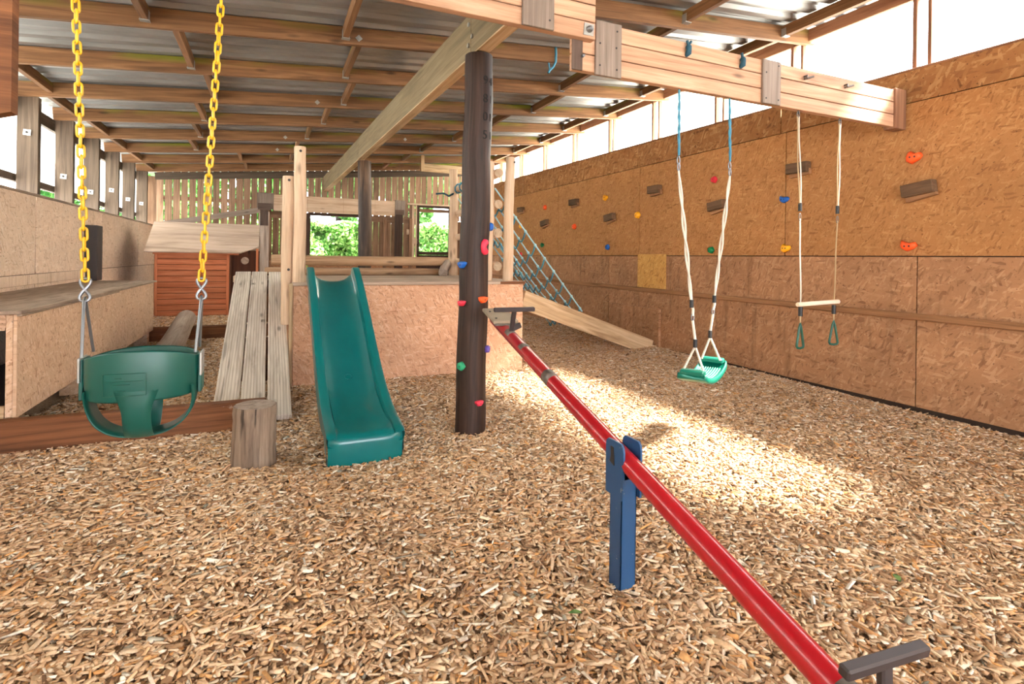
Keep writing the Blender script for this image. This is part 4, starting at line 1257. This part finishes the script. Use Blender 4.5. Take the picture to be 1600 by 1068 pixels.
for i, (sx, top, end, kx) in enumerate(((0, (2.405, 2.742, 2.285), SA + sd * 0.05, 2.44), (1, (2.842, 2.742, 2.285), SB - sd * 0.085, 2.915))):
    r1 = V(*top) * [1, 1, 0] + V(0.004 + 0.008 * i, 0, 1.83)
    apex = V(end[0] + (0.012 if not i else -0.01), end[1], 0.655 + 0.012 * i)
    MB().tube(wave(top, r1 + V(0, 0, 0.03), 0.004, 1 + i, 20, 3), 0.0075, 7).tube(wave(top, r1 + V(0, 0, 0.03), 0.006, 3.6 + i, 20, 3), 0.006, 6).build('upper_rope', 'rope_blue', fs_)
    kb = V(kx, 2.712, 2.535)
    kn = MB().tube([kb + V(0, 0.01, -.032), kb + V(0, -.012, -.02), kb + V(0, -.016, 0), kb + V(0, -.012, .018), kb + V(0, -0.006, .03)], [0.012, 0.02, 0.017, 0.02, 0.012], 10)
    kn.tube([kb + V(0, -.01, .025), kb + V(-.012, -.012, .058)], 0.009, 7)
    if not i:
        kn.tube([kb + V(0, -.01, .025), kb + V(.02, -.014, .056)], 0.008, 7)
    kn.build('rope_knot', 'rope_dark', fs_)
    MB().tube([r1 + V(0.011 * math.sin(a), 0.004, 0.026 * math.cos(a)) for a in np.linspace(0, 2 * PI, 15)[:-1]], 0.0045, 6, closed=True).build('snap_hook', 'steel', fs_)
    MB().tube([r1 + V(0.009 * math.sin(a), 0.0, -0.045 + 0.026 * math.cos(a)) for a in np.linspace(0, 2 * PI, 15)[:-1]], 0.0045, 6, closed=True).build('rope_thimble', 'steel', fs_)
    c1 = apex + (r1 - apex) * 0.215
    lo = r1 + V(0, 0, -0.07)
    MB().tube(wave(lo, c1, 0.009, 0.5 + i, 22, 2), 0.0068, 7).tube(wave(lo, c1, 0.009, 0.5 + i + PI, 22, 2), 0.0068, 7).build('doubled_rope', 'rope_white', fs_)
    MB().tube([c1 + V(0, 0, .025), c1 + V(0, 0, -.025)], 0.0135, 10).build('rope_clamp', 'black', fs_)
    c2 = apex + (r1 - apex) * 0.15
    MB().tube([c1, (c1 + c2) / 2 + V(.008, 0, 0), c2], 0.009, 8).build('eye_splice', 'rope_white', fs_)
    MB().tube([c2 + V(0.010 * math.sin(a), 0.0, -0.01 + 0.024 * math.cos(a)) for a in np.linspace(0, 2 * PI, 15)[:-1]], 0.004, 6, closed=True).build('rope_thimble', 'steel', fs_)
    MB().tube([c2 + V(0, 0, -0.03), apex + V(0, 0, 0.02)], 0.0085, 8).build('lower_rope', 'rope_white', fs_)
    MB().tube([apex + V(0, 0, .03), apex + V(0, 0, -.022)], 0.0135, 10).build('rope_clamp', 'black', fs_)
    for k in (-1, 1):
        e_ = end + sw_ * k * 0.062 + V(0, 0, 0.03)
        MB().tube([apex + V(0, 0, -.015), e_], 0.0075, 7).build('seat_rope', 'rope_white', fs_)

# ---- trapeze
tz = thing('trapeze', 'wooden trapeze bar with two green hand rings hanging on thin ropes', 'trapeze', (3.77, 2.74, 0.87))
MB().tube([(3.525, 2.735, 0.870), (3.53, 2.735, 0.870), (4.035, 2.775, 0.880), (4.04, 2.775, 0.880)], [0.014, 0.0165, 0.0165, 0.014], 14).build('bar', 'bar_wood', tz)
for i, (xt, xm, xb) in enumerate(((3.515, 3.548, 3.562), (3.975, 3.962, 3.980))):
    yb_ = 2.738 + 0.035 * i
    MB().tube([(xt + 0.012 * math.sin(a), 2.742, 2.262 + 0.022 * math.cos(a)) for a in np.linspace(0, 2 * PI, 15)[:-1]], 0.0045, 6, closed=True).build('top_ring', 'bare', tz)
    MB().tube([(xt, 2.742, 2.30), (xt, 2.742, 2.265)], 0.006, 6).build('screw_eye', 'bolt', tz)
    for k in (-1, 1):
        MB().tube(wave((xt + 0.010 * k, 2.742, 2.245), (xm + 0.008 * k, 2.742, 1.60), 0.004, k, 14, 1), 0.0048, 6).build('doubled_rope', 'rope_tan' if k < 0 else 'rope_white', tz)
    MB().tube([(xm, 2.742, 1.615), (xm, 2.742, 1.555)], 0.013, 10).build('rope_clamp', 'black', tz)
    MB().tube([(xm + 0.010 * math.sin(a), 2.742, 1.51 + 0.028 * math.cos(a)) for a in np.linspace(0, 2 * PI, 15)[:-1]], 0.0035, 6, closed=True).build('rope_thimble', 'bare', tz)
    MB().tube(wave((xm, 2.742, 1.50), (xb, yb_, 0.885), 0.002, 0, 10, 1), 0.0055, 6).build('lower_rope', 'rope_white' if i == 0 else 'rope_tan', tz)
    MB().tube([(xb, yb_, 0.853), (xb, yb_, 0.785)], 0.0155, 12).build('rope_clamp', 'black', tz)
    MB().tube([(xb - 0.006, yb_, 0.785), (xb, yb_, 0.72)], 0.004, 6).tube([(xb + 0.006, yb_, 0.785), (xb, yb_, 0.72)], 0.004, 6).build('ring_rope', 'rope_tan', tz)
    rg = MB()
    R_ = []
    cen = V(xb, yb_, 0.0)
    ax2 = V(math.cos(-0.5), math.sin(-0.5), 0) if i else V(math.cos(-0.1), math.sin(-0.1), 0)
    for (a, z_) in ((0, 0.735), (0.012, 0.70), (0.026, 0.64), (0.040, 0.585), (0.044, 0.565), (0.036, 0.553), (0, 0.548), (-0.036, 0.553), (-0.044, 0.565), (-0.040, 0.585), (-0.026, 0.64), (-0.012, 0.70)):
        R_.append(cen + ax2 * a * 0.72 + V(0, 0, z_))
    rg.tube(R_, 0.009, 8, closed=True).build('hand_ring', 'ring_green', tz)

# ---- seesaw
ss = thing('seesaw', 'long red pipe seesaw on a blue steel post', 'seesaw', (1.185, 1.62, 0))
PV = V(1.182, 1.615, 0.462); FE = V(1.345, 3.27, 0.790)
D = FE - PV; D /= np.linalg.norm(D)
SIDE = np.cross(D, V(0, 0, 1)); SIDE /= np.linalg.norm(SIDE)
UPV = np.cross(SIDE, D)
RP = 0.0355
at_ = lambda s, u=0.0, w_=0.0: PV + D * s + UPV * u + SIDE * w_
MB().tube([at_(-1.36), at_(-1.35), at_(1.66), at_(1.67)], [RP * .93, RP, RP, RP * .93], 28).build('pipe', 'red', ss)
def sleeve(s0, s1, a0, a1, r, name, mat):
    m = MB(); v_, f_ = [], []
    n = 14
    for i in range(n + 1):
        a = a0 + (a1 - a0) * i / n
        for s in (s0, s1):
            for rr_ in (RP * 0.9, r):
                v_.append(at_(s, rr_ * math.sin(a), rr_ * math.cos(a)))
    for i in range(n):
        b = i * 4; c = b + 4
        f_ += [(b + 1, b + 3, c + 3, c + 1), (b, c, c + 2, b + 2), (b, b + 1, c + 1, c), (b + 2, c + 2, c + 3, b + 3)]
    f_ += [(0, 2, 3, 1), (n * 4, n * 4 + 1, n * 4 + 3, n * 4 + 2)]
    m.add(v_, f_, None, True).build(name, mat, ss)
sleeve(0.66, 0.74, 0, 2 * PI, RP + 0.0012, 'worn_band', 'bare')
for sg, sh_, hh_, hw_ in ((1, 1.30, 0.172, 0.125), (-1, 0.965, 0.148, 0.108)):
    q_ = sorted((sg * (sh_ - 0.01), sg * (sh_ + 0.06)))
    sleeve(q_[0], q_[1], 0.5, 2.7, RP + 0.0015, 'saddle', 'bare')
    q_ = sorted((sg * (sh_ - 0.24), sg * (sh_ - 0.19))) if sg > 0 else (-0.965, -0.90)
    sleeve(q_[0], q_[1], 0.5, 2.7, RP + 0.0012, 'worn_patch', 'bare')
    MB().bar(at_(sg * (sh_ + 0.025), 0.03), at_(sg * sh_, hh_ - 0.008), 0.028, 0.018, D).build('handle_stem', 'dark_steel', ss)
    hm = MB(); c = at_(sg * sh_, hh_)
    hm.bar(c - SIDE * hw_, c + SIDE * hw_, 0.024, 0.024, UPV, 0.004)
    hm.build('handlebar', 'dark_steel', ss)
    so = MB()
    p0, p1 = at_(sg * (sh_ + 0.13), 0.052), at_(sg * (sh_ + 0.40), 0.052)
    so.bar(p0, p1, 0.16, 0.022, UPV, 0.008)
    sb_ = so.build('seat_board', 'seat_board', ss)
    for a in (sh_ + .18, sh_ + .32):
        for w_ in (-0.05, 0.05):
            MB().disc(at_(sg * a, 0.063, w_), UPV, 0.007, 0.004, 8).build('bolt_head', 'bolt', sb_)
    MB().bar(at_(sg * (sh_ + .14), 0.037, -0.07), at_(sg * (sh_ + .14), 0.037, 0.07), 0.03, 0.012, UPV).build('seat_bracket', 'bare', ss)
    MB().bar(at_(sg * (sh_ + .10), 0.02, 0.03), at_(sg * (sh_ + .10), 0.045, 0.085), 0.035, 0.012, D).build('foot_lug', 'dark_steel', ss)
PX0, PX1, PYa, PYb = 1.150, 1.216, 1.580, 1.650
m = MB()
o_ = []
for (a, b, c, d) in ((PX0, PX1, PYa, PYa + .005), (PX0, PX1, PYb - .005, PYb), (PX0, PX0 + .005, PYa, PYb), (PX1 - .005, PX1, PYa, PYb)):
    m.box(a, b, c, d, -0.15, 0.395, 0.0015, 2)
m.build('post', 'blue', ss)
for xx, s_ in ((PX0 - 0.008, -1), (PX1, 1)):
    ol = [(-0.052, 0.33), (0.052, 0.33), (0.054, 0.50), (0.050, 0.517), (0.038, 0.528), (-0.038, 0.528), (-0.050, 0.517), (-0.054, 0.50)]
    fp = MB().prism(ol, (xx, 1.615, 0), (0, 1, 0), (0, 0, 1), (1, 0, 0), 0.008).build('fork_plate', 'blue', ss)
    MB().prism([(-.012, .44), (.012, .45), (.006, .475), (.010, .505), (-.006, .503), (-.010, .475)], (xx - 0.004 if s_ < 0 else xx + 0.008, 1.625, 0), (0, 1, 0), (0, 0, 1), (1, 0, 0), 0.004).build('pivot_pin', 'bolt', fp)
MB().box(PX0 + .006, PX1 - .006, PYa + .006, PYb - .006, 0.34, 0.36, 0).build('tube_shade_sheet', 'bolt', ss)  # dark sheet in the open tube stands for the shade inside

# ---- climbing holds on the right wall and on the pole
def blob(kind, r):
    if kind == 'tri':
        pts = [(-1, -.55), (-.35, -.95), (.75, -.35), (1.05, .1), (.8, .6), (.1, .5), (-.45, .95), (-.8, .75), (-1.05, .1)]
    elif kind == 'heart':
        pts = [(-1.1, .1), (-.9, -.35), (-.2, -.75), (.6, -.4), (1.1, .1), (.8, .6), (.25, .45), (-.35, .55), (-.95, .9)]
    elif kind == 'hex':
        pts = [(math.cos(a) * (1, .85)[i % 2], math.sin(a) * (1, .85)[i % 2]) for i, a in enumerate(np.linspace(0, 2 * PI, 11)[:-1])]
    elif kind == 'bean':
        pts = [(-.15, -1.3), (.4, -1.25), (.6, -.95), (.2, -.72), (.02, 0), (.2, .72), (.6, .9), (.4, 1.25), (-.15, 1.3), (-.6, .8), (-.75, 0), (-.6, -.8)]
    else:
        pts = [(-1, .45), (-.9, -.1), (-.4, -.65), (.35, -.6), (.95, 0), (1.1, .45), (.5, .6), (-.4, .62)]
    return [(a * r, b * r) for a, b in pts]
def hold(label, mat, o, u, n, kind, r, h, group):
    t = thing('climbing_hold', label, 'climbing hold', tuple(o), group)
    MB().hold(o, u, (0, 0, 1), n, blob(kind, r), h).build('grip', mat, t)
    n = V(*n); u = V(*u)
    for d in ((-0.32, 0.32) if kind in ('tri', 'heart') else (0.05,)):
        c = V(*o) + n * h * 0.93 + u * d * r
        MB().disc(c, n, r * 0.13, h * 0.1, 8).build('bolt', 'bolt', t)
WG = 'climbing holds on the right wall'
for (lab, mat, y, z, kind, r) in (
        ('bright orange three-cornered hold high on the right wall, above the nearest wooden block', 'h_orange', 2.64, 2.04, 'tri', .055),
        ('bright orange heart-shaped hold low on the right wall, below the nearest wooden block', 'h_orange', 2.672, 1.322, 'heart', .055),
        ('blue heart-shaped hold behind the left trapeze rope', 'h_blue', 3.839, 1.81, 'heart', .045),
        ('yellow three-cornered hold straight below the blue one beside the trapeze', 'h_yellow', 3.815, 1.318, 'tri', .048),
        ('red round hold on the wall between the two swing ropes', 'h_red', 4.789, 2.132, 'hex', .042),
        ('green round hold low between the two ropes of the green seat swing', 'h_green', 4.822, 1.308, 'hex', .042),
        ('amber hold low and nearer of the two amber ones left of the swing', 'h_yellow', 6.224, 1.815, 'hex', .052),
        ('amber hold high on the wall, left of the topmost middle wooden block', 'h_yellow', 7.025, 2.137, 'tri', .05),
        ('orange round hold level with the blocks in the middle of the wall', 'h_orange', 7.955, 1.735, 'hex', .05),
        ('small orange hold high at the far end of the wall', 'h_orange', 9.04, 2.15, 'hex', .048),
        ('small royal blue hold low in the middle of the wall', 'h_blue', 6.955, 1.372, 'hex', .045),
        ('small green hold low at the far end of the wall', 'h_green', 9.125, 1.437, 'tri', .045),
        ('small yellow hold at the far end of the wall beside the net', 'h_yellow', 10.11, 1.85, 'hex', .05),
        ('small red hold low behind the blue net', 'h_red', 10.09, 1.267, 'hex', .045)):
    hold(lab, mat, (XR - 0.007, y, z), (0, -1, 0), (-1, 0, 0), kind, r, 0.045, WG)
PG = 'climbing holds on the dark pole'
for (lab, mat, ang, z, kind, r) in (
        ('curved pink hold like a bean on the front of the dark pole', 'h_pink', -70, 1.255, 'bean', .042),
        ('blue hold on the left edge of the dark pole', 'h_blue', -158, 1.13, 'flat', .038),
        ('orange hold on the front of the dark pole just above the seesaw seat', 'h_orange', -72, 0.893, 'flat', .036),
        ('red hold on the left edge of the dark pole level with the seesaw seat', 'h_pink', -155, 0.866, 'flat', .032),
        ('purple hold on the right edge of the dark pole', 'h_purple', -38, 0.545, 'hex', .028),
        ('teal green round hold low on the left edge of the dark pole', 'h_teal', -150, 0.437, 'hex', .034),
        ('red hold lowest on the dark pole, near the chips', 'h_pink', -78, 0.185, 'flat', .03),
        ('blue hold on the right edge of the dark pole above the pink one', 'h_blue', -12, 1.40, 'hex', .032)):
    a = math.radians(ang)
    cx = 1.295 + 0.035 * (z + .08) / 2.675
    rr_ = 0.1005
    n = (math.cos(a), math.sin(a), 0)
    hold(lab, mat, (cx + rr_ * n[0], 3.56 + rr_ * n[1], z), (-n[1], n[0], 0), n, kind, r, 0.03, PG)
for i, (y, z, lab) in enumerate(((2.59, 1.765, 'wooden foothold block nearest the camera, right of the trapeze'), (3.67, 2.09, 'wooden foothold block behind the trapeze ropes'),
        (4.72, 1.81, 'wooden foothold block between the two swing ropes'), (5.83, 2.12, 'wooden foothold block high, just left of the swing ropes'),
        (6.87, 1.81, 'wooden foothold block between the two amber holds'), (7.94, 2.135, 'wooden foothold block high, left of the high amber hold'),
        (9.0, 1.84, 'wooden foothold block below the small far orange hold'), (10.06, 2.17, 'farthest wooden foothold block, at the end of the wall'))):
    t = thing('foothold_block', lab, 'block', (XR - 0.006, y, z), 'wooden foothold blocks on the right wall')
    tl = 0.015 if i % 2 == 0 else 0.0
    MB().bar((XR - 0.05, y - 0.115, z + 0.012 + tl), (XR - 0.05, y + 0.115, z + 0.012 - tl), 0.075, 0.10, ch=0.005).build('block', 'block', t)
    MB().bar((XR - 0.028, y - 0.118, z - 0.028 + tl), (XR - 0.028, y + 0.10, z - 0.048 - tl), 0.04, 0.06, ch=0.004).build('packer', 'batten', t)

# ---- a few fresh leaves fallen on the chips
for (x_, y_, rot, L_, lab) in ((-0.16, 1.12, 0.5, 0.075, 'dark green fallen leaf on the chips at the bottom left'), (-0.17, 1.62, 0.2, 0.04, 'small green fallen leaf on the chips left of the middle'),
                               (0.93, 1.52, -0.4, 0.045, 'green fallen leaf on the chips just left of the blue post'), (2.12, 1.22, 0.9, 0.05, 'pale green fallen leaf on the chips right of the red pipe')):
    zg = float(ground(x_, y_)) + 0.022
    t = thing('fallen_leaf', lab, 'leaf', (x_, y_, zg))
    m = MB(); v_, f_ = [], []
    for i in range(8):
        k = i / 7
        w_ = 0.24 * math.sin(PI * min(1, k * 0.97 + 0.02)) ** 0.8 * L_
        c = V(x_ + math.cos(rot) * (k - .5) * L_, y_ + math.sin(rot) * (k - .5) * L_, zg + 0.004 * math.sin(PI * k))
        s_ = V(-math.sin(rot), math.cos(rot), 0)
        v_ += [c - s_ * w_ + V(0, 0, .003), c, c + s_ * w_ + V(0, 0, .003)]
    for i in range(7):
        f_ += [(i * 3, i * 3 + 1, i * 3 + 4, i * 3 + 3), (i * 3 + 1, i * 3 + 2, i * 3 + 5, i * 3 + 4)]
    m.add(v_, f_, None, True).build('blade', 'ring_green' if L_ > .06 else 'leaf_flat', t)

# ---- greenery outside
def leafcloud(name, pts, size, mat, label, cat, seed, parent=None):
    r = np.random.default_rng(seed)
    n = len(pts)
    L = size * r.uniform(0.6, 1.4, n)
    a = r.normal(0, 1, (n, 3)); a /= np.linalg.norm(a, axis=1)[:, None]
    b = r.normal(0, 1, (n, 3)); b -= a * (a * b).sum(1)[:, None]; b /= np.linalg.norm(b, axis=1)[:, None]
    c = np.cross(a, b)
    q = np.stack([pts - a * L[:, None] * .5, pts + b * L[:, None] * .32 + c * L[:, None] * .08, pts + a * L[:, None] * .5, pts - b * L[:, None] * .32 + c * L[:, None] * .08], 1)
    me = bpy.data.meshes.new(name)
    me.vertices.add(n * 4); me.loops.add(n * 4); me.polygons.add(n)
    me.vertices.foreach_set('co', q.reshape(-1).astype(np.float32))
    me.loops.foreach_set('vertex_index', np.arange(n * 4, dtype=np.int32))
    me.polygons.foreach_set('loop_start', (np.arange(n) * 4).astype(np.int32))
    me.polygons.foreach_set('loop_total', np.full(n, 4, np.int32))
    me.update(calc_edges=True)
    me.attributes.new('c', 'FLOAT', 'POINT').data.foreach_set('value', np.repeat(r.uniform(0, 1, n), 4).astype(np.float32))
    o = link(name, me, mat, parent)
    o['kind'] = 'stuff'
    if label:
        o['label'] = label; o['category'] = cat
    return o
r = np.random.default_rng(5)
n = 42000
hx = r.uniform(-1.0, 8.0, n); hz = r.uniform(0.4, 1, n) * (2.12 + 0.04 * np.sin(hx * 3.1) + 0.04 * np.sin(hx * 7.7))
hy = 15.2 + 0.2 * np.sin(hx * 2.3 + hz * 3) + 0.14 * np.sin(hx * 6.1) * np.cos(hz * 7) + r.uniform(0, 0.4, n) + 0.12 * hz
leafcloud('hedge_leaves', np.stack([hx, hy, hz], -1), 0.12, 'leaf', 'leafy green hedge seen through the back window and door', 'hedge', 6)
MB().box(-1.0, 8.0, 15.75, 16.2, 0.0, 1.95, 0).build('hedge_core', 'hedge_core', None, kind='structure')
def tree(x_, y_, zc, rx, rz, n, seed, label, sz=0.22):
    r = np.random.default_rng(seed)
    t = thing('tree', label, 'tree', (x_, y_, 0), 'trees outside the fence')
    d = r.normal(0, 1, (n, 3)); d /= np.linalg.norm(d, axis=1)[:, None]
    k = r.uniform(0.35, 1.0, n) ** 0.5
    p = d * k[:, None] * np.array([rx, rx, rz]) * (1 + 0.18 * np.sin(d[:, :1] * 5 + d[:, 2:] * 7))
    leafcloud('crown', p + np.array([0, 0, zc]), sz, 'leaf_dark', None, None, seed + 1, t)
    MB().log((x_, y_, -0.1), (x_ + 0.1, y_, zc), 0.16, 0.09, 10, 6).build('trunk', 'pillar', t)
tree(-4.6, 18.4, 2.3, 1.5, 2.4, 6000, 20, 'bushy tree outside the fence, farthest left behind the playhouse', 0.2)
tree(-2.2, 17.4, 2.4, 1.1, 2.5, 7000, 21, 'bushy tree outside the fence behind the playhouse', 0.2)
tree(-0.3, 17.6, 2.4, 0.75, 2.5, 5000, 22, 'narrow bushy tree outside the fence left of the window', 0.2)
for i_, (tx, lab) in enumerate(((2.0, 'tall tree beyond the hedge above the back window'), (4.5, 'tall tree beyond the hedge between window and door'), (7.0, 'tall tree beyond the hedge, farthest right'))):
    tree(tx, 18.5, 3.85, 1.22, 1.5, 7000, 30 + i_, lab, 0.22)
